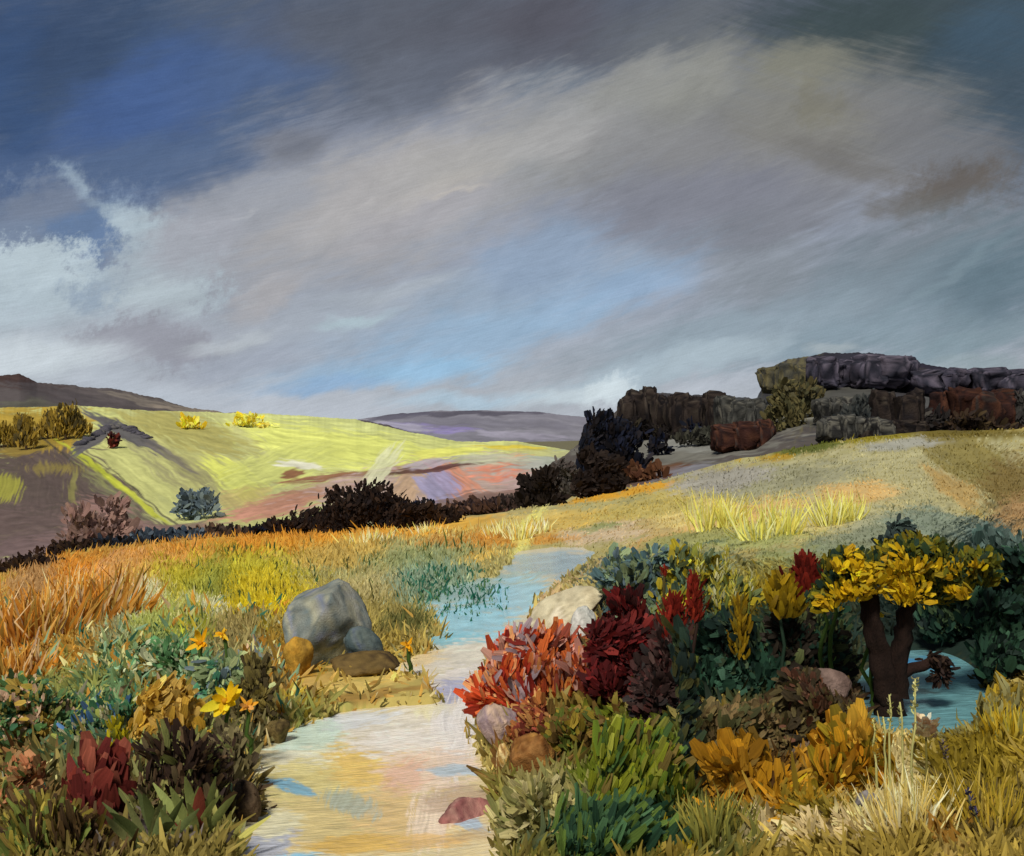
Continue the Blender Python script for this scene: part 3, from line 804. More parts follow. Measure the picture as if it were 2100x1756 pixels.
def foliage(name, parent, lobes, n, size, pal, mat=None, clump=None, tilt=.5, gain=1.0, flat=.5, seed=1, lean=(0, 0, .3), wid=.5):
    """lobes: (cx,cy,cz,rx,ry,rz) in the parent's space; sprays of leaves share a lie and a colour"""
    lob = np.array(lobes, float)
    vol = lob[:, 3] * lob[:, 4] * lob[:, 5]
    pick = rng.choice(len(lob), n, p=vol ** .7 / (vol ** .7).sum())
    q = unit(rng.normal(size=(n, 3)))
    r = rng.random(n) ** .42 * (1 + np.where(rng.random(n) < .16, np.minimum(rng.exponential(.16, n), .35), 0))
    c = lob[pick]
    Pn = c[:, :3] + q * r[:, None] * c[:, 3:]
    Pn[:, 2] = np.maximum(Pn[:, 2], 0.02 * size)
    cl = (clump or size * 4) * 1.3
    a1 = (fbm(Pn[:, 0] / cl + pick * 3.1, Pn[:, 2] / cl + Pn[:, 1] / cl, seed + 3, 2) - .5) * 7.0
    spray = np.stack([np.sin(a1), rng.normal(0, .2, n), np.cos(a1)], 1)
    d = unit(q * .35 + spray * .75 + rng.normal(size=(n, 3)) * tilt * .6 + np.array(lean))
    face = unit(q * .5 + rng.normal(size=(n, 3)) * flat + np.array((0, -.9, .5)))
    s = frame(d, face)
    L = size * np.clip(np.exp(rng.normal(-.08, .5, n)), .3, 2.3); W = L * rng.uniform(.3, .7, n) * wid * 2
    col = palette_pick(n, pal, Pn, clump or size * 4, seed) * gain
    V, f, cc = dab_arrays(Pn, d, s, L, W, rng.normal(0, .2, n), col)
    return mesh_obj(name, V, [f], cc, mat or M_LEAF, parent, kind='stuff')


def tube_arrays(pts, rad, sides=7):
    pts = np.array(pts, float); n = len(pts)
    V = []; 
    for i in range(n):
        t = pts[min(i + 1, n - 1)] - pts[max(i - 1, 0)]
        t = t / max(np.linalg.norm(t), 1e-9)
        a = np.cross(t, (0, 1, 0.01)); a /= max(np.linalg.norm(a), 1e-9); b = np.cross(t, a)
        for k in range(sides):
            an = 2 * math.pi * k / sides
            V.append(pts[i] + (a * math.cos(an) + b * math.sin(an)) * rad[i] * (1 + (.16 * math.sin(3 * an + i * .35 + pts[0][0] * 40) + rng.normal(0, .07) if sides > 8 else 0)))
    f = []
    for i in range(n - 1):
        for k in range(sides):
            k2 = (k + 1) % sides
            f.append((i * sides + k, i * sides + k2, (i + 1) * sides + k2, (i + 1) * sides + k))
    V.append(pts[-1]); 
    tip = len(V) - 1
    tri = [((n - 1) * sides + k, (n - 1) * sides + (k + 1) % sides, tip) for k in range(sides)]
    return np.array(V), np.array(f), np.array(tri)


def tubes(name, parent, specs, h, mat, sides=7, var=.15):
    """several limbs as one part"""
    VV, FF, TT, n = [], [], [], 0
    for pts, rad in specs:
        V, f, t = tube_arrays(pts, rad, sides)
        VV.append(V); FF.append(f + n); TT.append(t + n); n += len(V)
    V = np.concatenate(VV)
    col = np.tile(np.array(lin(h)), (len(V), 1)) * (1 + rng.normal(0, var, (len(V), 1)))
    return mesh_obj(name, V, [np.concatenate(FF), np.concatenate(TT)], col, mat, parent, smooth=True)


def limb(a, b, r0, r1, n=5, wob=.06):
    a = np.array(a, float); b = np.array(b, float)
    L = np.linalg.norm(b - a)
    pts = [a + (b - a) * t + (rng.normal(size=3) * wob * L * (0 < t < 1)) for t in np.linspace(0, 1, n)]
    return pts, list(np.linspace(r0, r1, n))


def lobes_for(w, h, n=6, depth=.8, low=.0, flat=1.0):
    out = [(rng.normal() * .05 * w, 0, h * .42, w * .27, w * .3 * depth, h * .4),
           (-.26 * w, -.05 * w, h * .2, w * .26, w * .26 * depth, h * .24),
           (.26 * w, -.05 * w, h * .2, w * .26, w * .26 * depth, h * .24)]
    for i in range(n):
        a = rng.uniform(-1, 1); zz = rng.uniform(.2 + low, .9)
        rr = rng.uniform(.08, .2)
        out.append((a * w * .4 * (1.15 - .5 * zz), rng.uniform(-.3, .3) * w * depth, zz * h, w * rr * 1.2, w * rr * depth, min(h * .22, w * rr)))
    return out


def at(px, py, on=None):
    x, y, z = gpt(px, py) if on is None else hpt(on, px, py)
    return float(x), float(y), float(z)


def bush(label, cat, bx, by, w, h, pal, name='shrub', on=None, n=700, dab=9, group=None, bark='#2c221c', mat=None, trunk=0.0,
         gain=1.05, clump=None, lob=7, seed=None, stems=3, tilt=.5, lean=(0, 0, .3), low=0.0, wid=.5, flat=.5):
    x, y, z = at(bx, by, on)
    k = y / F
    root = thing(name, label, cat, (x, y, z - .02 * h * k), group)
    W, H, S = w * k, h * k, dab * k
    T = trunk * H
    lobes = [(a, b, c + T, d, e, f) for a, b, c, d, e, f in lobes_for(W, H - T, lob, low=low)]
    if y < 40:
        n = int(n * 2.1); S *= .68; gain *= 1.2
    foliage('foliage' if not trunk else 'crown', root, lobes, n, S, pal, mat or (M_FAR if y > 40 else M_LEAF), clump or S * 5, seed=seed or int(bx), gain=gain, tilt=tilt, lean=lean, wid=wid, flat=flat)
    sp = []
    if trunk:
        r = max(.035 * H, .012 * W)
        sp.append(limb((0, 0, -.02 * H), (rng.normal() * .04 * W, 0, T + .45 * (H - T)), r, r * .5, 6, .02))
        tubes('trunk', root, sp, bark, M_BARK); sp = []
        for i in range(4 if y < 40 else 2):
            l = lobes[(i + 1) % len(lobes)]
            sp.append(limb((0, 0, T * rng.uniform(.7, 1.1)), l[:3], r * .5, r * .12, 4))
        for q in sp:
            tubes('limb', root, [q], bark, M_BARK, 5)
    else:
        for i in range(stems if y < 40 else 1):
            l = lobes[(i + 1) % len(lobes)]
            sp.append(limb((rng.normal() * .05 * W, 0, -.02 * H), l[:3], .022 * W, .007 * W, 5))
        for q in sp:
            tubes('stem', root, [q], bark, M_BARK, 5)
    return root


def ico(sub=3):
    import bmesh
    bm = bmesh.new(); bmesh.ops.create_icosphere(bm, subdivisions=sub, radius=1)
    V = np.array([v.co[:] for v in bm.verts]); Fc = np.array([[v.index for v in f.verts] for f in bm.faces])
    bm.free()
    return V, Fc


ICO = ico(4)
def stone(label, cx, by, w, h, pal, name='boulder', group=None, depth=.8, seed=1, facet=.5, sink=.12, cat='boulder', slant=0.0):
    x, y, z = at(cx, by)
    k = y / F
    root_loc = (x, y, z)
    V = ICO[0].copy()
    # chip flat facets off a ball
    r_ = np.random.default_rng(seed)
    for i in range(11):
        nrm = r_.normal(size=3); nrm /= np.linalg.norm(nrm)
        c = r_.uniform(.55, .85)
        e = V @ nrm - c
        V = V - np.maximum(e, 0)[:, None] * nrm * .92
    nn = fbm(V[:, 0] * 3 + V[:, 2] * 2, V[:, 1] * 3 - V[:, 2] * 2.4, seed, 4) - .5
    V = V * (1 + nn[:, None] * .22)
    V[:, 0] += V[:, 2] * slant
    V = V - V.min(0); V = V / V.max(0) - np.array([.5, .5, sink])
    V = V * np.array([w * k, w * k * depth, h * k / (1 - sink)])
    q = fbm(V[:, 0] / (w * k) * 4 + V[:, 2] / (w * k) * 2 + seed, V[:, 1] / (w * k) * 4 - V[:, 2] / (w * k) * 3, seed, 4)
    q = np.clip((q - .25) / .5, 0, 1) * (len(pal) - 1)
    pc = np.array([lin(h_) for h_ in pal])
    col = np.stack([np.interp(q, np.arange(len(pal)), pc[:, c_]) for c_ in range(3)], 1)
    st = vnoise(V[:, 0] / (w * k) * 7 + V[:, 2] / (w * k) * 9, V[:, 2] / (w * k) * 34 - V[:, 0] / (w * k) * 16, seed)
    col = col * (1 + .6 * (st[:, None] - .5)) * 1.12
    o = mesh_obj(name, V, [ICO[1]], col, M_ROCK, smooth=True)
    o.location = root_loc
    o['label'] = label; o['category'] = cat
    if group:
        o['group'] = group
    return o


def blades(name, px, py, hpx, wpx, kind='stuff', jit=9, gain=1.02, lean=.35, cfun=None, mat=None, dark=.1, cl=0.0, clw=55, stroke=.0, hi=.05):
    """grass: tufts about clw wide share a lie (cl radians) and, by 'stroke', a colour borrowed from nearby"""
    n = len(px)
    x, y, z = gpt(px, py)
    k = y / F
    Pn = np.stack([x, y, z - hpx * k * .05], 1)
    a1 = (fbm(px / clw, py / clw * 1.6, 71, 2) - .5) * 4 * cl
    d = unit(np.stack([np.sin(a1) + rng.normal(.05, lean, n), rng.normal(0, lean, n), np.maximum(np.cos(a1), .12)], 1))
    face = unit(np.stack([rng.normal(0, .5, n), -np.ones(n), rng.normal(.4, .3, n)], 1))
    s = frame(d, face)
    if cfun is None:
        cx, cy = np.floor(px / (clw * .55) + vnoise(px / 21, py / 13, 5) * 1.2), np.floor(py / (clw * .4) + vnoise(px / 15, py / 19, 6) * 1.2)
        jx = (hash2(cx, cy, 1) - .5) * 2 * stroke; jy = (hash2(cx, cy, 2) - .5) * 1.3 * stroke
        col = land_colour(px + jx + rng.normal(0, jit, n), py + jy + rng.normal(0, jit * .6, n), NEAR)
        col = col * (1 + (hash2(cx, cy, 3) - .5)[:, None] * .012 * stroke)
    else:
        col = cfun
    col = col * (gain + rng.normal(0, dark, (n, 1)))
    col = col * np.where(rng.random(n) < hi, 1.4, 1.0)[:, None]
    L = hpx * k * np.exp(rng.normal(-.05, .38, n)); W = wpx * k * rng.uniform(.6, 1.4, n)
    V, f, cc = dab_arrays(Pn, d, s, L, W, rng.normal(0, .45, n), np.clip(col, .003, .92), tipw=.25, basew=.7)
    o = mesh_obj(name, V, [f], cc, mat or M_GRASS)
    if kind:
        o['kind'] = kind
    return o


def scatter(n, x0, x1, y0, y1, test=None):
    px = rng.uniform(x0, x1, n); py = rng.uniform(y0, y1, n)
    cy = np.interp(px, CREST[:, 0], CREST[:, 1])
    m = (py > cy + 3) & (stream_in(px, py) < 4) & (pool_in(px, py) < 4)
    if test is not None:
        m &= test(px, py)
    return px[m], py[m]


def hof(py): return 9 + 26 * sstep(1060, 1700, py)
def wof(py): return 2.4 + 4.2 * sstep(1100, 1700, py)
def stuff(o, label):
    o['label'] = label
    return o


# grass of the meadow by kind
px, py = scatter(46000, -200, 1050, 1080, 1330)
stuff(blades('golden_grass', px, py, hof(py), wof(py), cl=.35, stroke=14, gain=1.12), 'golden and yellow green meadow grass left of the stream')
px, py = scatter(38000, -200, 1060, 1300, 1900, lambda a, b: (np.hypot((a - 770) / 190, (b - 1400) / 50) > .95) | (rng.random(len(a)) < .12))
near = sstep(1300, 1600, py)
stuff(blades('wild_herbs', px, py, 18 + 18 * near, 6 + 5 * near, gain=1.2, lean=.5, jit=14, dark=.2, cl=1.3, stroke=34), 'tangled green and brown herbs in the near left corner')
px, py = scatter(26000, 1040, 2300, 870, 1160)
stuff(blades('pale_grass', px, py, hof(py) * .5, wof(py) * 1.1, dark=.02, jit=3, cl=.7, clw=90, stroke=6, gain=1.12, hi=0), 'pale grey green grass on the rising right slope')
px, py = scatter(26000, 1000, 2300, 1150, 1480, lambda a, b: ~((a > 1770) & (a < 2010) & (b > 1300)))
stuff(blades('undergrowth', px, py, hof(py), wof(py) * 2.2, lean=.5, jit=12, dark=.2, cl=1.3, stroke=26), 'dark green undergrowth between the right hand bushes')
px, py = scatter(34000, 980, 2300, 1440, 1900)
near = sstep(1440, 1650, py) * (1 - .75 * np.exp(-((px - 1755) / 95) ** 2) * sstep(1720, 1660, py)) * (1 - .6 * np.exp(-((px - 1880) / 150) ** 2) * sstep(1600, 1500, py))
stuff(blades('straw_grass', px, py, 13 + 19 * near, 5 + 5 * near, lean=.4, jit=7, dark=.12, cl=1.2, clw=90, stroke=26, gain=.95), 'golden straw grass in the near right corner')

# ------------------------------------------------------------------ hedge and trees along the crest
DK = ['#2a201c', '#33261f', '#221c1c', '#3d3028']
NV = ['#1e212c', '#262a3c', '#221d1e', '#2d2a2e']
GH = 'dark hedge bushes along the far edge of the meadow'
HB = 'dark bush'
hedge = [
    ('low brown black bush at the far left end of the hedge', 50, 1172, 140, 36, ['#3a2a22', '#2a1f1c', '#4d3a28'], 520),
    ('low dark brown bush second in the hedge from its left end', 165, 1132, 120, 26, ['#3d2c22', '#2c2422', '#4d3b28'], 420),
    ('blue black low bush below the pinkish bracken mound', 245, 1120, 120, 26, ['#2b3038', '#343c48', '#2a2624'], 420),
    ('slate blue low bush below the grey blue round tree', 345, 1110, 130, 28, ['#46535e', '#2f3946', '#5a6670'], 480),
    ('thin brown low bush in the middle left of the hedge', 465, 1100, 130, 24, ['#4c4038', '#3a312e', '#6a5444'], 420),
    ('navy black low bush just left of the big brown black one', 570, 1094, 110, 40, ['#24222a', '#1d2236', '#2c2522'], 460),
    ('broad brown black bush with a flat top left of the hedge peak', 650, 1092, 130, 68, DK, 800),
    ('tallest brown black bush of the hedge in the middle of the valley', 752, 1088, 160, 108, DK, 1300),
    ('navy blue bush leaning right off the tallest hedge bush', 838, 1060, 120, 62, NV, 700),
    ('small bristly brown bush in front of the navy one', 872, 1082, 100, 50, ['#35271f', '#291f1b', '#4a382c'], 600),
    ('reddish brown bush with grey twigs right of the hedge peak', 965, 1056, 100, 52, ['#5d4438', '#3f3232', '#6c5244'], 560),
    ('grey brown low bush beside the round black one', 1030, 1046, 80, 42, ['#64564e', '#443a36', '#594640'], 420),
]
for i_, (lab, bx, by, w, h, pal, n) in enumerate(hedge):
    h *= .68 if (i_ < 6 or i_ > 9) else 1.0
    bush(lab, 'bush', bx, by, w * 1.5, h * .84, pal, 'hedge_bush', n=int(n * 2.4), dab=8, group=GH, gain=.82, lob=9)
bush('small round black bush sitting on the meadow edge below the grey thicket', 'bush', 1108, 1042, 96, 70, ['#2f2723', '#28211e', '#362d28'], 'hedge_bush', n=1500, dab=9, group=GH, gain=.8)
bush('grey brown thicket leaning behind the small round black bush', 'bush', 1150, 1020, 90, 70, ['#6a645e', '#57504c', '#4b423e'], 'hedge_bush', n=900, dab=8, group=GH, gain=.9)
bush('big egg shaped black brown bush on the golden meadow edge', 'bush', 1226, 1020, 108, 108, ['#2f2622', '#2a2220', '#382e28'], 'hedge_bush', n=2600, dab=10, group=GH, gain=.8)

GT = 'trees on the dark wooded ridge'
RG = 'dark_wooded_ridge'
trees = [
    ('blue black tree standing behind the egg shaped bush', 1258, 985, 120, 140, NV, .18, 1300, 13),
    ('slate green small tree between the grey and the black crags', 1768, 886, 80, 80, ['#4b5050', '#3d4242', '#5a5c58'], .2, 500, 11),
    ('grey ridge tree cut by the right frame edge', 2108, 868, 70, 70, ['#5a5854', '#4a4644', '#6a6862'], .15, 500, 11),
]
for lab, bx, by, w, h, pal, tr, n, db in trees:
    bush(lab, 'tree', bx, by + 8, w * 1.24, h, pal, 'ridge_tree', on=RG, n=int(n * 2.0), dab=db * .72, group=GT, trunk=tr * .35, gain=.8, bark='#2a2320', clump=None, tilt=.3, lean=(0, 0, .8))


def buttress(label, x0, x1, top, bot, pal, nb=4, seed=1, gain=.9):
    """a flat topped crag of fissured blocks standing on the ridge"""
    r_ = np.random.default_rng(seed)
    x, y, z = at((x0 + x1) / 2, bot, RG)
    k = y / F
    root = thing('rock_crag', label, 'crag', (x, y, z), 'rock crags along the ridge')
    W, H = (x1 - x0) * k, (bot - top) * k
    cx = -W / 2
    for i in range(nb):
        w = W / nb * r_.uniform(1.2, 2.3); h = H * r_.uniform(.8, 1.02); dp = W * r_.uniform(.3, .6)
        V = np.sign(ICO[0]) * np.abs(ICO[0]) ** .45
        for q in range(6):
            nn = r_.normal(size=3) * np.array([1, 1, .7]); nn /= np.linalg.norm(nn)
            V = V - np.maximum(V @ nn - r_.uniform(.72, 1.1), 0)[:, None] * nn
        fis = np.abs(vnoise(V[:, 0] * 5 + i * 9 + seed, V[:, 2] * .7, seed) - .5) * 2
        led = vnoise(V[:, 2] * 3.5 + seed, V[:, 0] * .6 + i, seed + 3)
        ruf = fbm(V[:, 0] * 4 + i, V[:, 2] * 4 + V[:, 1] * 3, seed + 8, 4)
        V[:, :2] *= (.86 + .1 * np.clip(fis * 3, 0, 1) + .2 * led)[:, None]
        V = V * (.82 + .42 * ruf[:, None])
        V[:, 0] += V[:, 2] * r_.normal(0, .14)
        P3 = V * np.array([w / 2, dp / 2, h / 2]) + np.array([cx + W / nb * (i + .5), r_.uniform(-.22, .22) * W, h * .40])
        cols = np.array([lin(h_) for h_ in pal])
        st = vnoise(V[:, 0] * 9 + i * 5, V[:, 2] * 1.1 + i, seed + 5) + r_.normal(0, .1)
        ci = np.clip((st * len(pal) + r_.normal(0, .25, len(V))).astype(int), 0, len(pal) - 1)
        mesh_obj('rock_block', P3, [ICO[1]], cols[ci] * gain * .8 * (.35 + 1.4 * ruf[:, None]), M_CRAG, root)
    return root


BK = ['#241f1e', '#2e2724', '#3a322d', '#1e1b1c', '#4a423a']
GK = ['#4a4a46', '#5d5c56', '#3a3a38', '#6d6a60', '#2f2e2e']
RK = ['#5a3a2e', '#4a302a', '#3a2a28', '#6a4636', '#4e4440']
buttress('flat topped brown black crag with an olive left edge', 1268, 1395, 786, 890, BK, 5, 3, 1.15)
buttress('square topped black crag with pale vertical cracks', 1385, 1480, 795, 890, BK, 4, 5, 1.1)
buttress('low slate crag between the black crag and the russet block', 1478, 1562, 806, 892, GK, 4, 7, .8)
buttress('small russet rock block on the meadow edge of the ridge', 1485, 1588, 856, 922, RK, 3, 9, .72)
buttress('upper grey crag with pale gaps right of the olive shoulder', 1680, 1800, 808, 868, GK, 5, 11, .9)
buttress('lower grey crag with pale gaps above the green meadow line', 1690, 1812, 848, 906, GK, 5, 13)
buttress('round shouldered black crag alone on the right of the ridge', 1792, 1884, 792, 892, BK, 4, 15, 1.1)
buttress('square red brown crag near the right end of the ridge', 1930, 2075, 780, 880, RK, 5, 17, .62)
buttress('long low black rock step beneath the round shouldered crag', 1770, 1890, 858, 902, BK, 5, 21)
NK = ['#32303a', '#44404a', '#2a2a32', '#56505a']
buttress('olive grey crag forming the steep left shoulder of the ridge top', 1568, 1680, 738, 800, ['#6d6648', '#5a5644', '#4a4a44', '#776e4e'], 4, 31)
buttress('navy black crag along the highest part of the ridge', 1660, 1850, 723, 792, NK, 6, 33, 1.5)
buttress('long low slate crag on the ridge top towards the right frame edge', 1840, 2110, 753, 808, NK, 7, 35, 1.5)
buttress('blue black crag with rough edges behind the egg shaped bush', 1205, 1312, 852, 935, ['#1e2028', '#262a36', '#2a2628', '#1a1a20'], 4, 37)
bush('small navy leafed bush hanging left of the ridge gap', 'bush', 1348, 935, 46, 36, NV, 'ridge_shrub', on=RG, n=160, dab=10, group='small navy shrubs on the ridge', gain=1.0)
bush('small navy leafed bush below the square topped crag', 'bush', 1420, 895, 40, 28, NV, 'ridge_shrub', on=RG, n=130, dab=10, group='small navy shrubs on the ridge', gain=1.0)
bush('low rusty brown bracken patch behind the egg shaped bush', 'bracken', 1320, 985, 110, 26, ['#6f4a32', '#5a3a2a', '#7d5a40'], 'bracken_patch', on=RG, n=350, dab=11, gain=1.1)

# left hillside
GO = 'ochre larches under the dark ridge'
for i, (bx, by, w, h, lab) in enumerate([
        (8, 925, 46, 70, 'ochre larch at the left frame edge under the dark ridge'),
        (38, 915, 44, 66, 'second ochre larch from the left frame edge'),
        (68, 920, 44, 74, 'tall ochre larch in the middle of the larch stand'),
        (98, 908, 42, 66, 'ochre larch just right of the tall middle larch'),
        (128, 915, 46, 78, 'brightest ochre larch near the right end of the stand'),
        (150, 905, 36, 66, 'last ochre larch at the right end of the stand')]):
    bush(lab, 'tree', bx + rng.normal() * 5, by + rng.normal() * 6, w * rng.uniform(.9, 1.7), h * rng.uniform(.7, 1.0), ['#a88d38', '#8f7632', '#bb9c42', '#7c6a38', '#5f5434'], 'larch_tree', on='green_hillside', n=520, dab=9, group=GO, trunk=.05, tilt=.2, lean=(0, 0, 1.6), gain=.92, bark='#4a3a28', wid=.3)
bush('grey blue round tree at the foot of the green hillside', 'tree', 405, 1064, 92, 62, ['#6a7a80', '#5d6c74', '#7c8a86', '#54626c'], 'blue_grey_tree', on='green_hillside', n=600, dab=10, trunk=.08, gain=1.1)
bush('pinkish brown bracken mound at the left hill foot', 'bracken', 215, 1120, 165, 84, ['#8e6f67', '#85675f', '#7d6660', '#96786c'], 'bracken_mound', on='green_hillside', n=1100, dab=13, gain=1.1)
bush('small dark red bush tucked under the slate crag', 'bush', 231, 920, 22, 30, ['#6b2f28', '#4a2a2a', '#5c2c28'], 'red_bush', on='green_hillside', n=120, dab=8)
bush('bright yellow gorse with a white tip high on the green hill', 'gorse', 392, 880, 52, 20, ['#f0cc38', '#f5dc60', '#e6c02c'], 'hill_gorse', on='green_hillside', n=170, dab=8, group='yellow gorse on the green hill', gain=1.35)
bush('long yellow gorse streak high on the green hill', 'gorse', 512, 876, 90, 24, ['#efd040', '#e3c430', '#f4e070'], 'hill_gorse', on='green_hillside', n=240, dab=8, group='yellow gorse on the green hill', gain=1.35)


def crag(label, pts, pal, on, th, name='rock_outcrop'):
    """a ridge of broken rock along a line on the hillside"""
    x0, y0, z0 = at(pts[0][0], pts[0][1], on)
    root = thing(name, label, 'rock outcrop', (x0, y0, z0))
    n = 0
    for (a, b) in zip(pts[:-1], pts[1:]):
        m = max(3, int(np.hypot(a[0] - b[0], a[1] - b[1]) / 7))
        for t in np.linspace(0, 1, m, endpoint=False):
            x, y, z = at(a[0] + (b[0] - a[0]) * t, a[1] + (b[1] - a[1]) * t, on)
            k = y / F; n += 7
            S = ICO2[0] * (1 + .9 * (vnoise(ICO2[0][:, 0] * 2 + n, ICO2[0][:, 1] * 2 + ICO2[0][:, 2] * 2, 3)[:, None] - .5))
            tt = th * rng.uniform(.6, 1.3)
            S = S * np.array([tt * 1.3, tt * 1.6, tt * .8]) * k + np.array([x - x0, y - y0, z - z0])
            mesh_obj('rock', S, [ICO2[1]], np.tile(np.array(lin(random.choice(pal))), (len(S), 1)), M_CRAG, root)
    return root


ICO2 = ico(2)
crag('slate grey crag bent like a roof on the green hillside', [(165, 912), (195, 895), (222, 880), (250, 876), (280, 888), (312, 902)], ['#57545a', '#4d4b52', '#66625f'], 'green_hillside', 9)

# ------------------------------------------------------------------ stones by the stream
stone('largest grey blue boulder on the left bank of the stream', 672, 1362, 180, 165, ['#6f7672', '#83857a', '#5f6a6a', '#989680', '#747a8c', '#6a7460'], seed=4, depth=.75, slant=.1)
stone('dark green grey stone leaning on the right of the largest boulder', 745, 1368, 84, 80, ['#4a5650', '#3d4a4c', '#5d6660', '#505a70'], seed=8, slant=-.2)
stone('small golden lichen stone at the foot of the largest boulder', 612, 1392, 62, 80, ['#b98a34', '#a07c30', '#8a6a2c'], seed=12)
stone('pale cream flat slab on the right bank at the stream head', 1160, 1285, 150, 88, ['#b4a98a', '#c2b898', '#a89c7c', '#cec4a8'], name='slab', seed=15, cat='stone slab', slant=.6, depth=.9)
stone('small pale grey stone under the cream slab beside the red heather', 1195, 1310, 56, 66, ['#b9b8ae', '#a6a69c', '#c8c6bc'], seed=18, slant=.3)
stone('pinkish grey leaning stone among the red heather', 1106, 1452, 74, 92, ['#a98478', '#b48f84', '#957468'], seed=21, slant=-.35)
stone('grey pink stone with a purple base below the red heather', 1020, 1540, 88, 88, ['#a5907e', '#98847c', '#7d6a70', '#b49a84'], seed=24, slant=-.25)
stone('round brown stone on the stream edge with a pale ring beside it', 1092, 1606, 96, 96, ['#7b5128', '#8a6236', '#6a421e', '#a5783c'], seed=27)
stone('cream and brown small stone left of the round brown one', 1040, 1590, 46, 74, ['#c9a868', '#a8803c', '#e0c88c', '#8a6030'], seed=30)
stone('flat maroon stone lying in the shallow stream', 955, 1640, 120, 62, ['#8d5a54', '#a07468', '#7a4a48', '#b08878'], seed=33, cat='stone', name='flat_stone')
stone('low dark brown bank stone below the largest boulder', 745, 1384, 150, 40, ['#4f4028', '#6a5630', '#3d3020'], seed=36, depth=1.0, name='flat_stone', cat='stone')
stone('brown stone half in the shade at the left stream bend', 565, 1500, 60, 52, ['#4d3f24', '#6a5a34', '#3a2f1c'], seed=39)
stone('dark ringed stone at the lower left of the stream', 505, 1655, 62, 84, ['#3d2f22', '#5a4a38', '#2a2018'], seed=42, slant=-.3)
stone('small grey stone in the straw grass of the near right corner', 1776, 1668, 50, 44, ['#8a8280', '#75706e', '#9a9488'], seed=45)
stone('brown grey stone on the edge of the teal pool', 1690, 1440, 110, 66, ['#5f4c44', '#7a665c', '#4a3a32'], seed=48)

# ------------------------------------------------------------------ near shrubs
RED = ['#c8502a', '#e0703a', '#a83a26', '#e89a64', '#8a2c22', '#c99a86', '#d8582c', '#9c8a8e']
CRIM = ['#5a1a1a', '#701f1e', '#431616', '#86302a', '#3a1c1a']
DG = ['#24402f', '#1e3428', '#2f4a38', '#33402a', '#1a2a24']
bush('orange red heather at the water edge with the brightest tips', 'heather', 1042, 1470, 120, 150, RED, 'red_heather', n=1100, dab=36, bark='#5a2c1c', tilt=.35, lean=(-.35, 0, .7), wid=.28)
bush('orange brown heather behind the pinkish leaning stone', 'heather', 1130, 1450, 140, 175, ['#c8642f', '#9a4428', '#d88a50', '#b07868', '#7a3a2a', '#c89a88', '#e0743a'], 'red_heather', n=1100, dab=36, bark='#5a2c1c', tilt=.35, lean=(-.35, 0, .7), wid=.28)
bush('low rust heather hanging over the brown round stone', 'heather', 1105, 1540, 130, 90, ['#9a6030', '#8a4a2a', '#b4824a', '#7a3a2c'], 'red_heather', n=800, dab=18, bark='#5a2c1c', tilt=.5, lean=(-.4, 0, .4))
bush('large dark crimson bush right of the orange heather', 'bush', 1285, 1455, 170, 225, CRIM, 'crimson_bush', n=2400, dab=26, wid=.35, gain=.82, bark='#2a1614')
bush('brown black bush behind the red flower spikes', 'bush', 1365, 1470, 120, 190, ['#3a2a26', '#4a2c28', '#2c2624', '#54403a'], 'dark_bush', n=1300, dab=20)
bush('blue green bush with slate leaves at the stream head', 'bush', 1312, 1262, 160, 138, ['#5d7068', '#4a6264', '#6d7f60', '#7a8660', '#56666c'], 'blue_green_bush', n=1000, dab=20, gain=1.1)
bush('olive yellow leafed bush right of the blue green bush', 'bush', 1455, 1268, 230, 124, ['#7a7c2e', '#9a8a22', '#667046', '#ad9a28', '#5d7058'], 'olive_bush', n=1000, dab=20)
bush('deep green bush below the pale yellow flower spikes', 'bush', 1520, 1430, 190, 180, DG, 'deep_green_bush', n=1800, dab=24, gain=1.15)
bush('deep green bush with olive speckles left of the gorse trunk', 'bush', 1660, 1400, 170, 170, ['#24402f', '#3d4a2a', '#4c5230', '#1e3428', '#2a241c'], 'deep_green_bush', n=1700, dab=22, gain=1.15)
bush('brown bracken clump left of the teal pool', 'bracken', 1660, 1535, 190, 150, ['#5a3a2a', '#4a3324', '#6a4634', '#3d3424', '#544a2c'], 'brown_bracken', n=1300, dab=22)
bush('olive brown bracken in front of the deep green bushes', 'bracken', 1540, 1570, 190, 150, ['#5f5230', '#6e5a38', '#4a4a2a', '#7a6844'], 'brown_bracken', n=1200, dab=24)
bush('bright green leafy clump right of the brown stones', 'herb clump', 1312, 1690, 200, 210, ['#6e741c', '#7d8220', '#56681e', '#888a34', '#40582a', '#6a5a2a'], 'green_clump', n=2200, dab=46, lean=(.5, 0, .8), wid=.26, tilt=.25, bark='#4a5a20')
bush('dark green low clump at the bottom of the bright green one', 'herb clump', 1270, 1752, 250, 70, ['#2f4a30', '#24402c', '#5a7030', '#3d5a3a'], 'dark_green_clump', n=900, dab=50, wid=.22, tilt=.25, lean=(1.0, 0, .25), bark='#2a3a20')
bush('pale sage clump beside the stream below the brown stone', 'herb clump', 1110, 1712, 170, 100, ['#a89e62', '#8f8c54', '#c2b680', '#7a7a48'], 'sage_clump', n=900, dab=32, wid=.35, gain=.95, bark='#6a6038')
bush('olive brown herb clump above the bright green leaves', 'herb clump', 1195, 1560, 130, 110, ['#80652c', '#96802e', '#6a5228', '#5f6a2a'], 'olive_clump', n=900, dab=22)
bush('dark bush at the right frame edge behind the pool', 'bush', 2090, 1395, 170, 265, ['#1b2e26', '#24402f', '#16241d', '#2f4a36'], 'pool_bush', n=2200, dab=26, gain=1.15)
bush('blackish green bush between the gorse and the frame edge', 'bush', 1975, 1306, 180, 205, ['#22382c', '#2a4434', '#1a2823', '#3a4a30'], 'pool_bush', n=1800, dab=24, gain=1.15)
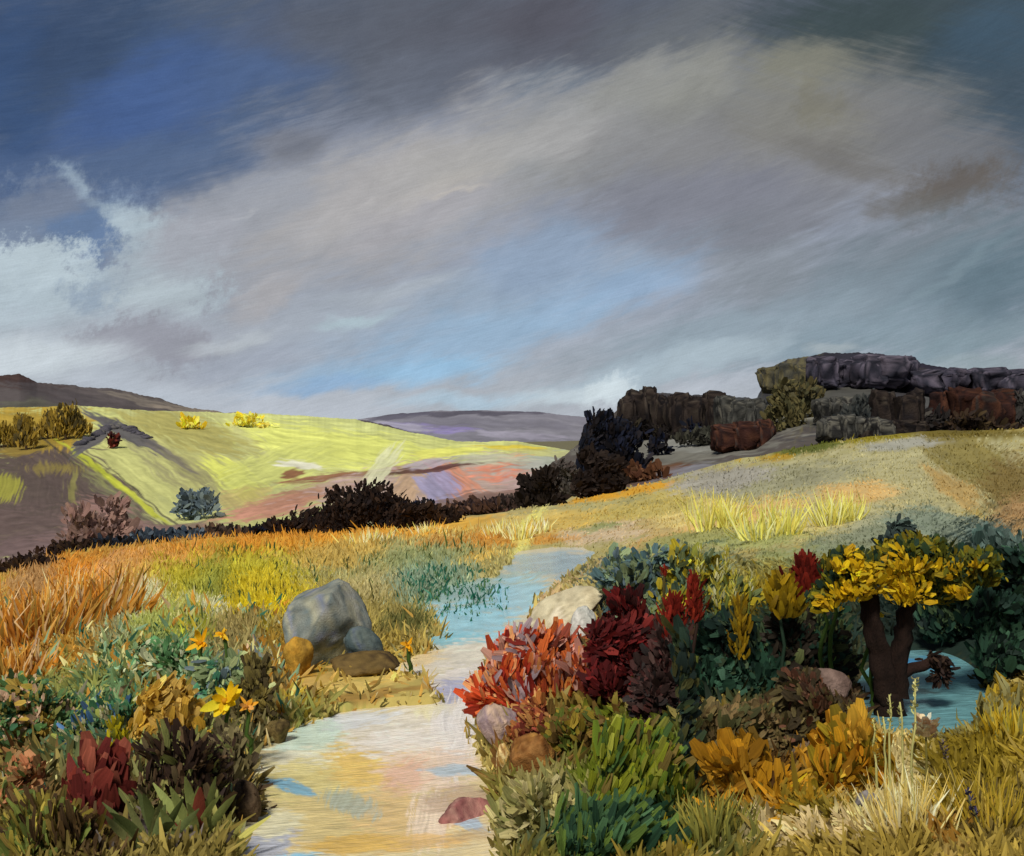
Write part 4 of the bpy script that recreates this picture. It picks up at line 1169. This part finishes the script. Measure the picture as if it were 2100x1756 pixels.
bush('teal grey bush rising behind the yellow gorse crown', 'bush', 2030, 1190, 150, 120, ['#5d7068', '#4a6058', '#6f7f74'], 'teal_bush', n=900, dab=22, gain=1.05)
bush('dark sprig bush behind the top of the gorse crown', 'bush', 1845, 1130, 90, 60, ['#2f3a38', '#4a5a52', '#26302c'], 'teal_bush', n=420, dab=16, gain=1.05)
# left
bush('teal green leafy clump above the yellow star flower', 'herb clump', 470, 1440, 160, 84, ['#437857', '#6d9a74', '#3a6a50', '#6c7c80', '#a8b07a', '#8a9a6a'], 'teal_clump', n=1100, dab=20)
bush('green clump with pale specks in the left meadow', 'herb clump', 330, 1400, 160, 80, ['#5d8a58', '#8fa878', '#b8bc94', '#4a7450', '#a08a44'], 'green_herb_clump', n=900, dab=17)
bush('ochre leafed clump left of the yellow star flower', 'herb clump', 345, 1530, 150, 128, ['#b89034', '#cfa43a', '#a88430', '#b8984c'], 'ochre_clump', n=900, dab=28, lean=(.1, 0, .7))
bush('dark green herb clump with pink blossom at the left frame edge', 'herb clump', 90, 1530, 200, 130, ['#3d6447', '#8a8a48', '#5d7a4a', '#caa88a', '#50703f', '#a58a3e'], 'blossom_clump', n=1800, dab=18)
bush('mid green herb clump with blue leaves above the red bud', 'herb clump', 220, 1530, 170, 112, ['#3f6c4a', '#7f9a6e', '#3a5878', '#9aa04e', '#3f6a48', '#b8b088'], 'blossom_clump', n=1400, dab=18)
bush('brown twiggy bush with dark stems at the lower left', 'bush', 375, 1690, 180, 185, ['#35261d', '#5a4630', '#2a1e18', '#7d8048', '#64563c', '#8f8a50'], 'twiggy_bush', n=1300, dab=34, wid=.3, stems=9)
bush('dark brown dead bracken in the bottom left corner', 'bracken', 110, 1765, 280, 80, ['#5a4528', '#7c6a34', '#453420', '#9a8a3a', '#6f7a3a'], 'dead_bracken', n=1100, dab=44, wid=.2, tilt=.3, lean=(0, 0, .8), bark='#3a2a1a')
bush('olive bush with brown shade at the left stream bend', 'bush', 525, 1490, 84, 150, ['#5b5130', '#6d6236', '#4a4028', '#80723c'], 'bank_bush', n=1000, dab=20)
bush('grey brown reedy bush below the olive one beside the stream', 'bush', 462, 1605, 90, 130, ['#6c6342', '#5a5038', '#7d7450', '#4a4030'], 'bank_bush', n=900, dab=26, tilt=.25, lean=(-.1, 0, 1.6))
bush('pinkish brown dead leaves at the left frame edge', 'bracken', 40, 1660, 90, 110, ['#a86a44', '#8a6a44', '#b88258', '#6a7a40'], 'dead_bracken', n=400, dab=24)


# ------------------------------------------------------------------ gorse with the forked trunk by the teal pool
for lab, bx, by, w, h, pal in [
        ('black scrub under the olive edged crag', 1320, 905, 120, 46, ['#241f1e', '#2e2724', '#3a3428']),
        ('grey olive scrub under the square topped crag', 1440, 912, 120, 40, ['#4a4a40', '#3a3832', '#5a584a']),
        ('olive scrub on the ridge shoulder beside the slate crag', 1610, 880, 90, 100, ['#6d6540', '#5d5a3c', '#7a7048', '#57523a']),
        ('taller olive scrub on the ridge shoulder beside the grey crags', 1650, 860, 80, 100, ['#6d6540', '#5a583e', '#776c46', '#4f4c38']),
        ('dark scrub between the black crag and the red brown crag', 1908, 886, 80, 46, ['#3a3634', '#2e2a2a', '#4a4640']),
        ('brown scrub along the foot of the red brown crag', 2010, 884, 170, 30, ['#4a3a2c', '#3a302a', '#5a4a32'])]:
    bush(lab, 'scrub', bx, by, w, h, pal, 'ridge_scrub', on=RG, n=900, dab=9, group='scrub between the ridge crags', gain=.8)

x, y, z = at(1828, 1436)
k = y / F
gorse = thing('gorse_tree', 'gorse with a forked black trunk and a bright yellow crown beside the teal pool', 'gorse', (x, y, z))
H = 260 * k
sp = [limb((0, 0, -.03), (-.01, 0, 75 * k), 31 * k, 25 * k, 9, .015),
      limb((-8 * k, 0, 60 * k), (-50 * k, 0, 275 * k), 24 * k, 17 * k, 14, .012),
      limb((10 * k, 0, 60 * k), (32 * k, 0, 280 * k), 23 * k, 14 * k, 14, .012)]
tubes('trunk', gorse, sp[:1], '#241812', M_BARK, 18)
for q in sp[1:]:
    tubes('limb', gorse, [q], '#241812', M_BARK, 16)
br = tubes('branch', gorse, [limb((26 * k, 0, 110 * k), (100 * k, -.02, 140 * k), 13 * k, 10 * k, 5, .03)], '#2c1d17', M_BARK, 8)
foliage('hanging_spray', gorse, [(90 * k, -.03, 138 * k, 24 * k, 14 * k, 12 * k), (98 * k, -.04, 112 * k, 16 * k, 12 * k, 26 * k)], 300, 11 * k, ['#2c1d17', '#3a2a1e', '#241812'], tilt=.3, lean=(.2, 0, -.8), gain=.9, seed=3)
lob = [(rng.uniform(-150, 190) * k, rng.uniform(-.1, .15), rng.uniform(248, 335) * k, rng.uniform(22, 42) * k, rng.uniform(22, 40) * k, rng.uniform(18, 34) * k) for _ in range(12)] + [(170 * k, .1, 268 * k, 60 * k, 50 * k, 30 * k), (-150 * k, 0, 222 * k, 30 * k, 30 * k, 26 * k), (125 * k, .2, 236 * k, 50 * k, 30 * k, 34 * k), (-10 * k, 0, 300 * k, 100 * k, 60 * k, 28 * k), (100 * k, .02, 295 * k, 110 * k, 70 * k, 36 * k), (-115 * k, 0, 245 * k, 40 * k, 40 * k, 24 * k), (50 * k, 0, 330 * k, 80 * k, 60 * k, 22 * k), (-60 * k, 0, 278 * k, 50 * k, 50 * k, 24 * k)]
lob = [(a_, b_, c_ + 30 * k, d_, e_, f_ * .85) for a_, b_, c_, d_, e_, f_ in lob]
foliage('crown', gorse, lob, 6400, 12 * k, ['#6a6a1c', '#2f4228', '#4a5424', '#8a7a1e', '#24382a', '#5a5f22', '#9a8a1c'], clump=.12, gain=.95, seed=4)
foliage('blossom', gorse, [(a_, b_, c_ + 26 * k, d_, e_, f_) for a_, b_, c_, d_, e_, f_ in [(rng.uniform(-140, 170) * k, -50 * k, rng.uniform(250, 335) * k, rng.uniform(10, 26) * k, 14 * k, rng.uniform(8, 18) * k) for _ in range(9)] + [(-50 * k, -50 * k, 272 * k, 70 * k, 30 * k, 20 * k), (20 * k, -60 * k, 255 * k, 40 * k, 20 * k, 30 * k), (-130 * k, -30 * k, 235 * k, 26 * k, 20 * k, 22 * k), (0, -60 * k, 305 * k, 90 * k, 20 * k, 14 * k), (-90 * k, -40 * k, 250 * k, 30 * k, 20 * k, 16 * k)]],
        1100, 12.5 * k, ['#c8a010', '#d8b418', '#b89010', '#a8901c'], clump=.1, gain=1.05, seed=6)


# ------------------------------------------------------------------ flowers and single stems
def petal_arrays(L, W, cup, n=6):
    """one petal along +X then curling up, pointed oval"""
    t = np.linspace(0, 1, n)
    w = W * np.sin(np.pi * np.clip(t * .92 + .06, 0, 1)) ** .7
    ang = cup * t
    x = np.cumsum(np.cos(ang)) * L / n - L / n * np.cos(ang[0]); z = np.cumsum(np.sin(ang)) * L / n
    rows = []
    for i in range(n):
        rows += [(x[i], -w[i] / 2, z[i] + w[i] * .12), (x[i], 0, z[i]), (x[i], w[i] / 2, z[i] + w[i] * .12)]
    f = []
    for i in range(n - 1):
        for j in range(2):
            a = i * 3 + j
            f.append((a, a + 1, a + 4, a + 3))
    return np.array(rows), np.array(f)


def rotm(rx, ry, rz):
    from mathutils import Euler
    return np.array(Euler((rx, ry, rz)).to_matrix())


def star_flower(label, px, py, by, size, pal, heart, stemc='#4f6a2c', np_=6, face=(R(-62), 0, 0), name='star_flower', group=None, cup=.35, wid=.5):
    """flower head at (px,py) on a stem rooted at (px,by)"""
    x, y, z = at(px, by)
    k = y / F
    hgt = EYE + float(px_v(py)) * y - z
    root = thing(name, label, 'flower', (x, y, z), group)
    tubes('stem', root, [limb((rng.normal() * .02, .04, -.01), (0, .03, hgt), 5 * k, 4 * k, 6, .03)], stemc, M_LEAF, 6)
    M = rotm(*[a for a in (-face[0], face[1], face[2])])
    np_ = np_ * 2
    for i in range(np_):
        V, f = petal_arrays(size * k * rng.uniform(.55, 1.25), size * k * wid * rng.uniform(.45, .8), cup + rng.normal(0, .5))
        V = V @ rotm(rng.normal() * .35, rng.normal() * .35, 2 * math.pi * i / np_ + rng.normal() * .4).T
        V = V @ M.T + np.array([0, 0, hgt])
        c = np.tile(np.array(lin(pal[i % len(pal)])), (len(V), 1)) * 1.15
        mesh_obj('petal', V, [f], c, M_PETAL, root, smooth=True)
    V = ICO2[0] * size * k * .12 * np.array([1, 1, .7]) @ M.T + np.array([0, -.02, hgt])
    mesh_obj('flower_centre', V, [ICO2[1]], np.tile(np.array(lin(heart)), (len(V), 1)), M_PETAL, root, smooth=True)
    for s in (-1, 1):
        V, f = petal_arrays(size * k * 1.2, size * k * .4, .9)
        V = V @ rotm(0, -.5, R(90 - 80 * s)).T + np.array([0, .03, hgt * .3])
        mesh_obj('leaf', V, [f], np.tile(np.array(lin('#56702e')), (len(V), 1)), M_LEAF, root, smooth=True)
    return root


def tulip(label, px, top, by, w, h, pal, name='red_bud', stemc='#6a5a3a', group=None, np_=5, lean=0.0, cat='flower'):
    """a closed bud of upright overlapping petals, rooted at by, its head h high reaching up to 'top'"""
    x, y, z = at(px, by)
    k = y / F
    ztop = EYE + float(px_v(top)) * y - z
    zb = ztop - h * k
    root = thing(name, label, cat, (x, y, z), group)
    if zb > .02:
        tubes('stem', root, [limb((0, .0, -.02), (0, 0, zb + .1 * h * k), max(3, w * .06) * k, max(2.5, w * .05) * k, 6, .015)], stemc, M_LEAF, 6)
    for i in range(np_):
        a = 2 * math.pi * i / np_ + .4
        n = 8; t = np.linspace(0, 1, n)
        rad = w * k * .5 * (np.sin(np.pi * np.clip(t * .8 + .12, 0, 1)) ** .8) * (.9 if i % 2 else .8)
        ww = w * k * .42 * np.sin(np.pi * np.clip(t * .86 + .08, 0, 1)) ** .6
        hh = h * k * rng.uniform(.82, 1.0)
        rows = []
        for j in range(n):
            c, s = math.cos(a), math.sin(a)
            ctr = np.array([c * rad[j] * .62, s * rad[j] * .62, zb + t[j] * hh])
            tg = np.array([-s, c, 0])
            out = np.array([c, s, 0])
            rows += [ctr - tg * ww[j] - out * ww[j] * .35, ctr + out * rad[j] * .18, ctr + tg * ww[j] - out * ww[j] * .35]
        V = np.array(rows); V[:, 0] += (V[:, 2] - zb) * lean
        f = np.array([(r * 3 + q, r * 3 + q + 1, r * 3 + q + 4, r * 3 + q + 3) for r in range(n - 1) for q in range(2)])
        cc = np.tile(np.array(lin(pal[i % len(pal)])), (len(V), 1)) * (1 + rng.normal(0, .1, (len(V), 1)))
        mesh_obj('petal', V, [f], cc * 1.1, M_PETAL, root, smooth=True)
    return root


def spike(label, px, top, by, w, h, pal, name='flower_spike', stemc='#6d7a34', group=None, n=34, lean=0.0, cat='flower', tip=.35):
    """an upright spike set with small florets over its upper part h"""
    x, y, z = at(px, by)
    k = y / F
    zt = EYE + float(px_v(top)) * y - z
    root = thing(name, label, cat, (x, y, z), group)
    pts, rad = limb((0, 0, -.02), (lean * zt, 0, zt), 3.2 * k, 1.6 * k, 7, .012)
    tubes('stem', root, [(pts, rad)], stemc, M_LEAF, 5)
    t = rng.random(n)
    zz = zt - h * k * (1 - t)
    a = rng.uniform(0, 2 * math.pi, n)
    rr = w * k * .5 * (1 - t * (1 - tip)) * .6
    Pn = np.stack([lean * zz + np.cos(a) * rr * .4, np.sin(a) * rr * .4, zz], 1)
    d = unit(np.stack([np.cos(a), np.sin(a), np.full(n, .9)], 1))
    face = unit(np.stack([np.cos(a), np.sin(a) - .6, np.full(n, -.2)], 1))
    col = np.array([lin(pal[i % len(pal)]) for i in range(n)]) * (1.15 + rng.normal(0, .1, (n, 1)))
    V, f, cc = dab_arrays(Pn, d, frame(d, face), np.full(n, w * k * .8) * rng.uniform(.7, 1.3, n), np.full(n, w * k * .5), rng.normal(.2, .2, n), col)
    mesh_obj('florets', V, [f], cc, M_PETAL, root, kind='stuff')
    return root


star_flower('bright yellow star flower largest in the lower left herbs', 462, 1436, 1560, 52, ['#f2c80e', '#e0b414', '#f5d830'], '#d89a1a', np_=7, wid=.55)
star_flower('small orange tinged yellow bloom right of the largest star flower', 508, 1448, 1560, 26, ['#e8a62c', '#dca050'], '#b87a2a', np_=5)
star_flower('upper orange yellow flower above the teal leaves', 412, 1318, 1440, 38, ['#f0a90e', '#f4b81c'], '#d8900e', np_=5, wid=.42)
star_flower('small orange yellow flower right of the upper one', 456, 1300, 1420, 20, ['#f0ab10', '#f4bc24'], '#d8900e', np_=5)
star_flower('little golden flower hanging over the sandy spit', 836, 1322, 1372, 20, ['#e8aa14', '#dca020'], '#c88a10', np_=5)

def dock(label, px, top, by, w, h, pal, name='red_spike', stemc='#4a2a20', group=None, n=60, lean=0.0, cat='flower', size=.5):
    """a ragged upright head of broad overlapping bracts, widest in its middle"""
    x, y, z = at(px, by)
    k = y / F
    zt = EYE + float(px_v(top)) * y - z
    root = thing(name, label, cat, (x, y, z), group)
    tubes('stem', root, [limb((0, .02, -.02), (lean * zt, .02, zt - h * k * .2), 4.5 * k, 3 * k, 7, .015)], stemc, M_LEAF, 5)
    n = int(n * 2.4); size *= .62
    t = rng.random(n)
    zz = zt - h * k * (1 - t * .86)
    prof = np.sin(np.pi * np.clip(t * .8 + .16, 0, 1)) ** .8
    a = rng.uniform(0, 2 * math.pi, n); rr = w * k * .46 * prof * np.abs(rng.normal(0, .62, n))
    Pn = np.stack([lean * zz + np.cos(a) * rr, np.sin(a) * rr * .6, zz], 1)
    d = unit(np.stack([np.cos(a) * .3 + rng.normal(.05, .34, n), np.sin(a) * .3, np.ones(n)], 1))
    face = unit(np.stack([np.cos(a) * .7, np.sin(a) - .9, np.full(n, .1)], 1))
    col = np.array([lin(pal[i % len(pal)]) for i in range(n)]) * (.86 * np.exp(rng.normal(0, .25, (n, 1))))
    L = w * k * size * rng.uniform(.8, 1.5, n) + h * k * .12
    V, f, cc = dab_arrays(Pn, d, frame(d, face), L, w * k * size * .62 * rng.uniform(.6, 1.2, n), rng.normal(.15, .15, n), col, tipw=.4, basew=.6)
    mesh_obj('bracts', V, [f], cc, M_PETAL, root, kind='stuff')
    return root


dock('yellow green bud beside the rounded red leaf clump', 240, 1478, 1640, 46, 76, ['#b8a81c', '#8f902c', '#c8b820'], 'yellow_bud', '#6a7a30', n=40)
GR = 'red flower spikes right of the crimson bush'
dock('tall red spike left of its twin above the dark bush', 1382, 1222, 1470, 44, 110, ['#8e2a1e', '#7a241c', '#9a3222'], 'red_spike', '#3a2a22', GR)
dock('thinner red spike right of the tall one', 1422, 1176, 1470, 32, 104, ['#8a2a1e', '#983420'], 'red_spike', '#3a2a22', GR)
dock('tiny red bud floating above the two red spikes', 1364, 1158, 1330, 16, 26, ['#98301e', '#a83824'], 'red_spike', '#5a5028', GR, n=18)
dock('broad red flower beside the yellow hanging flower', 1652, 1146, 1380, 66, 124, ['#7e261a', '#8e2e20', '#6d2018'], 'red_spike', '#3a3020', GR, n=90)
GY = 'pale yellow flower spikes above the deep green bush'
for (px_, tp, by_2, w_, h_, lab) in [
        (1428, 1118, 1400, 18, 62, 'pale yellow spike leftmost above the olive bush'),
        (1466, 1152, 1410, 24, 96, 'cream yellow spike with the longest bloom'),
        (1482, 1118, 1400, 16, 60, 'slim lemon spike right behind the longest cream one'),
        (1500, 1165, 1410, 18, 76, 'slim lemon spike third from the red broad flower'),
        (1534, 1168, 1410, 16, 46, 'short lemon spike nearest the yellow hanging flower')]:
    dock(lab, px_, tp, by_2, w_, h_, ['#e6da60', '#d8cc50', '#f0eaa8'], 'pale_spike', '#77803a', GY, lean=.03, n=30, size=.45)
dock('long yellow hanging flower over the deep green bush', 1518, 1218, 1440, 38, 136, ['#a8841a', '#94741c', '#b4921e', '#7a6a22'], 'yellow_flower', '#2c4030', n=60)
dock('cup shaped yellow flower left of the broad red one', 1606, 1190, 1425, 70, 80, ['#a08014', '#8a7014', '#b0921c'], 'yellow_flower', '#2c4030', n=70)
for i, (px_, py_, by_2, s_, lab) in enumerate([
        (1712, 1222, 1420, 13, 'small yellow bloom at the left tip of the gorse'),
        (1782, 1236, 1420, 13, 'small yellow bloom left of the gorse trunk'),
        (1800, 1262, 1430, 16, 'drooping yellow bloom close to the gorse trunk'),
        (1690, 1250, 1420, 9, 'tiny yellow bloom lowest left of the gorse')]):
    star_flower(lab, px_, py_, by_2, s_, ['#d8b818', '#c8a814'], '#a8861a', np_=5, group='small yellow blooms left of the gorse')


def broad_leaf(label, px, by, w, h, pal, n, name='golden_leaf_plant', cat='leafy plant', ang0=20, ang1=160, wid=.45, cup=.5):
    x, y, z = at(px, by)
    k = y / F
    root = thing(name, label, cat, (x, y, z))
    n = int(n * 2.2)
    for i in range(n):
        a = R(ang0 + (ang1 - ang0) * (i + .5) / n + rng.normal() * 9)
        V, f = petal_arrays(h * k * rng.uniform(.6, 1.1), h * k * wid * rng.uniform(.4, .7), -cup + rng.normal(0, .3))
        V = V @ rotm(R(-70) + rng.normal() * .25, 0, 0).T           # turn the blade's flat to the front
        c, s = math.cos(a), math.sin(a)
        Rm = np.array([[c, 0, -s], [0, 1, 0], [s, 0, c]])
        V = V @ Rm.T + np.array([rng.normal() * w * k * .16, rng.normal() * .03, 0.0])
        V[:, 2] = np.maximum(V[:, 2], .0)
        cc = np.tile(np.array(lin(pal[i % len(pal)])), (len(V), 1)) * 1.15 * (1 + rng.normal(0, .06, (len(V), 1)))
        mesh_obj('leaf', V, [f], cc, M_PETAL, root, smooth=True)
    return root


bush('broad golden leaf clump in front of the teal pool', 'leafy plant', 1755, 1625, 165, 150, ['#bd8018', '#ad781a', '#c8931f', '#8f7a1e', '#d8a838'], 'golden_leaf_clump', n=620, dab=40, wid=.42, gain=.8, tilt=.3, lean=(-.5, 0, .5), bark='#6a5020')
bush('low golden leaf clump beside the dark sapling', 'leafy plant', 1520, 1660, 160, 100, ['#c08a1c', '#b07c1a', '#8a6a20', '#6a4a24'], 'golden_leaf_clump', n=500, dab=38, wid=.4, gain=.78, tilt=.3, lean=(.2, 0, .7), bark='#6a5020')
bush('rounded dusky red leaf clump in the lower left corner', 'leafy plant', 205, 1700, 92, 165, ['#74302a', '#82382e', '#682a26', '#94503e', '#8a3a30'], 'red_leaf_clump', n=320, dab=50, wid=.45, tilt=.25, lean=(.25, 0, .9), flat=.4, gain=.85, lob=4, bark='#5a3a2a')
broad_leaf('slim red leaf left of the rounded red leaf clump', 150, 1665, 24, 130, ['#8a3a2e', '#7a3028'], 2, 'red_leaf_plant', wid=.26, ang0=80, ang1=102, cup=.2)
broad_leaf('slim rust red leaf among the dark twigs', 402, 1738, 22, 165, ['#8a4434', '#7a3628'], 2, 'red_leaf_plant', wid=.24, ang0=84, ang1=112, cup=.2)
broad_leaf('pale green long leaves among the dark twigs', 400, 1738, 110, 180, ['#8d9552', '#9aa45c', '#7a8248'], 5, 'long_leaf_plant', wid=.17, ang0=62, ang1=125)
broad_leaf('fern like green leaves right of the big red bud', 318, 1752, 120, 165, ['#6f7a48', '#80824e', '#5c6638'], 7, 'fern_plant', wid=.22, ang0=30, ang1=150)
broad_leaf('mustard leaf plant in the bottom left corner', 100, 1720, 130, 110, ['#7a5e36', '#8f7440', '#6a5a30'], 7, 'mustard_leaf_plant', wid=.35)

# the dark sapling and pale reeds
x, y, z = at(1408, 1640)
k = y / F
sap = thing('dark_sapling', 'thin dark sapling standing right of the bright green clump', 'sapling', (x, y, z))
tubes('trunk', sap, [limb((8 * k, 0, -.03), (-6 * k, 0, 330 * k), 13 * k, 8 * k, 8, .012)], '#27302a', M_BARK, 7)
foliage('foliage', sap, [(0, 0, 60 * k, 26 * k, 26 * k, 70 * k), (-4 * k, 0, 230 * k, 22 * k, 22 * k, 110 * k)], 520, 20 * k, ['#27382e', '#33402a', '#1f2c28', '#4a4a28'], tilt=.3, lean=(0, 0, 1.2), gain=1.1)
GS = 'pale seed stems in front of the teal pool'
for (px_, tp, by_2, w_, h_, ln, lab) in [
        (1872, 1392, 1660, 13, 110, .02, 'tallest pale seed stem in front of the teal pool'),
        (1830, 1425, 1640, 10, 80, -.03, 'second pale seed stem left of the tallest one'),
        (1858, 1440, 1650, 8, 70, -.06, 'short pale seed stem close to the tallest one'),
        (1806, 1475, 1640, 10, 90, -.1, 'leaning pale seed stem nearest the golden leaves'),
        (1820, 1470, 1650, 7, 60, -.05, 'thin pale seed stem between the two left ones')]:
    spike(lab, px_, tp, by_2, w_, h_, ['#d8d48a', '#c8cc88', '#e6e0a8'], 'seed_stem', '#cfc97e', GS, n=26, lean=ln, cat='seed stem')
spike('pink white flower head beside the tallest seed stem', 1900, 1482, 1630, 34, 30, ['#e0c8a0', '#d8b08a', '#ece0c0'], 'pink_flower', '#8a8040', None, n=40, tip=.8)
GL = 'blue lavender spikes in the near right corner'
spike('lower blue lavender spike in the near right corner', 2024, 1622, 1745, 14, 62, ['#4a4668', '#5a5678', '#3c3a58'], 'lavender_spike', '#6a6a40', GL, n=30, lean=-.35)
spike('faint upper lavender spike left of the lower one', 1970, 1518, 1650, 12, 40, ['#7a6a70', '#8a7a78', '#5c5468'], 'lavender_spike', '#8a7a40', GL, n=24, lean=-.3)


def tuft(label, px, by, w, h, pal, n=70, name='grass_tuft', group='pale grass tufts in the meadow', lean=.28, wpx=3.2, cat='grass tuft'):
    x, y, z = at(px, by)
    k = y / F
    root = thing(name, label, cat, (x, y, z), group)
    Pn = np.stack([rng.normal(0, w * .22, n) * k, rng.normal(0, w * .15, n) * k, np.full(n, -.01)], 1)
    d = unit(np.stack([Pn[:, 0] / (w * k) * 1.2 + rng.normal(0, lean * .5, n), rng.normal(0, lean * .6, n), np.ones(n)], 1))
    face = unit(np.stack([rng.normal(0, .6, n), -np.ones(n), np.full(n, .2)], 1))
    col = np.array([lin(random.choice(pal)) for _ in range(n)]) * (1.2 + rng.normal(0, .1, (n, 1)))
    V, f, cc = dab_arrays(Pn, d, frame(d, face), h * k * rng.uniform(.5, 1.1, n), np.full(n, wpx * k) * rng.uniform(.6, 1.3, n), rng.normal(0, .5, n), col, tipw=.15, basew=.8)
    mesh_obj('blades', V, [f], cc, M_GRASS, root, kind='stuff')
    return root


YL = ['#ece27a', '#e0d468', '#f0e9a0', '#d8c860']
for a in [('tall lemon grass tuft on the right slope under the lilac grey turf', 1452, 1092, 90, 90), ('smaller lemon tuft right of the tall one', 1492, 1085, 60, 70),
          ('wide straw yellow tuft below the right slope', 1560, 1112, 100, 100), ('slim straw tuft right of the wide one', 1612, 1100, 50, 80),
          ('lemon tuft beside the peach sandy patch', 1700, 1078, 60, 76), ('faint tuft furthest right under the sage slope', 1742, 1070, 50, 64)]:
    tuft(*a, YL, n=60)
for a in [('pale reed tuft left at the far stream head', 1030, 1102, 70, 36), ('pale reed tuft in the middle of the far stream head', 1070, 1106, 70, 44), ('pale reed tuft right at the far stream head', 1105, 1096, 50, 36),
          ('cream tuft on the golden edge below the hedge peak', 760, 1118, 120, 30), ('cream tuft on the golden edge below the brown bush', 880, 1098, 90, 28)]:
    tuft(*a, ['#ece6a0', '#e6d878', '#f2eec0', '#d8b45a'], n=70, wpx=2.6)
tuft('tall amber grass tuft rising at the left meadow edge', 165, 1270, 120, 120, ['#e0a040', '#ecc070', '#d89030', '#f0d8a0'], n=110)
tuft('straw grass sheaf in front of the seed stems', 1855, 1720, 150, 130, ['#e0cf8c', '#d8c070', '#ece0b0', '#c8b060'], n=170, wpx=4)
tuft('golden grass sheaf at the right frame edge', 2010, 1700, 170, 130, ['#a8902c', '#b89a34', '#8f7c24', '#c8b050'], n=170, wpx=5)
tuft('olive gold grass sheaf between pool and frame edge', 2070, 1510, 130, 70, ['#b2921e', '#938e4c', '#a8982c', '#c8b040'], n=140, wpx=5)
tuft('olive grass sheaf right of the dark sapling', 1470, 1740, 110, 120, ['#7c7a38', '#8f8a40', '#6a6a30', '#a89a44'], n=120, wpx=6)

# reeds standing in the stream head, and specks of dark sedge
n = 2600
px = rng.uniform(820, 1045, n); py = rng.uniform(1165, 1262, n)
m = (rng.random(n) < sstep(1.15, .4, np.hypot((px - 930) / 125, (py - 1215) / 52))) & (vnoise(px / 9, py / 4, 77) > .35)
px, py = px[m], py[m]
cc = np.array([lin(h) for h in ('#2f7058', '#1f5a48', '#4a8068', '#5a7a50')])[rng.integers(0, 4, len(px))]
stuff(blades('water_sedge', px, py, np.full(len(px), 13.0), np.full(len(px), 4.0), cfun=cc, lean=.5), 'dark green sedge standing in the upper stream')
n = 1500
px = rng.uniform(380, 1000, n); py = rng.uniform(1120, 1290, n)
m = (vnoise(px / 40, py / 16, 31) > .56) & (stream_in(px, py) < 0)
px, py = px[m], py[m]
cc = np.array([lin(h) for h in ('#5a6a30', '#3d5a38', '#6a6a30', '#4a4a24')])[rng.integers(0, 4, len(px))]
stuff(blades('meadow_sedge', px, py, np.full(len(px), 14.0), np.full(len(px), 3.0), cfun=cc, lean=.2), 'dark green sedge blades in the yellow meadow')

for a in [('tall orange grass tuft at the left frame edge', 60, 1330, 190, 130), ('orange and cream grass tuft beside the left frame edge tuft', 215, 1270, 150, 110), ('low orange grass tuft nearest the left bottom herbs', 40, 1400, 150, 90),
          ('rust orange grass tuft between the two tall ones', 130, 1300, 150, 110)]:
    tuft(*a, ['#c8862c', '#b0742a', '#d6a24e', '#a8863c', '#d0b080'], n=150, group='orange grass tufts at the left', wpx=7, lean=.4)

n = 5200
px = rng.uniform(-60, 600, n); py = rng.uniform(1250, 1640, n)
m = (vnoise(px / 46, py / 30, 131) > .42) & (stream_in(px, py) < -20)
px, py = px[m], py[m]
cc = np.array([lin(h) for h in ('#d8cfa0', '#c8a884', '#e0d890', '#8fb08a', '#c89038', '#3f7058', '#d8c040', '#b8c0a0')])[(vnoise(px / 60, py / 40, 7) * 5 + rng.integers(0, 4, len(px))).astype(int) % 8]
stuff(blades('meadow_flowers', px, py, rng.uniform(10, 34, len(px)), np.full(len(px), 8.0), cfun=cc, lean=.7), 'pale, ochre and green flower specks over the near left herbs')

# tall thin growth along the water's edge, and the meadow carried on beyond both sides of the view
n = 9000
px = rng.uniform(430, 1130, n); py = rng.uniform(1280, 1800, n)
si = stream_in(px, py)
m = (si > -26) & (si < 34) & (rng.random(n) < sstep(40, -10, si) * .8 + .05)
px, py = px[m], py[m]
cc = np.array([lin(h) for h in ('#b8a05a', '#8a7a3c', '#d2c08a', '#c49a48', '#6a6234', '#a8a878', '#7a5a34')])[(vnoise(px / 30, py / 14, 19) * 5 + rng.integers(0, 3, len(px))).astype(int) % 7]
stuff(blades('bank_grass', px, py, rng.uniform(10, 30, len(px)), np.full(len(px), 5.0), cfun=cc, lean=.6), 'ochre and cream grass fringing the near stream banks')
qx = np.concatenate([rng.uniform(2300, 3700, 12000), rng.uniform(-1500, -200, 10000)])
qy = rng.uniform(1180, 1950, len(qx))
cc = np.array([lin(h) for h in ('#a8902c', '#8f8a40', '#b89a34', '#6f6a30', '#c8b070')])[(fbm(qx / 120, qy / 50, 23) * 6).astype(int) % 5]
stuff(blades('outer_meadow_grass', qx, qy, 15 + 25 * sstep(1250, 1650, qy), np.full(len(qx), 9.0), cfun=cc, lean=.4), 'olive and gold grass beyond both sides of the view')
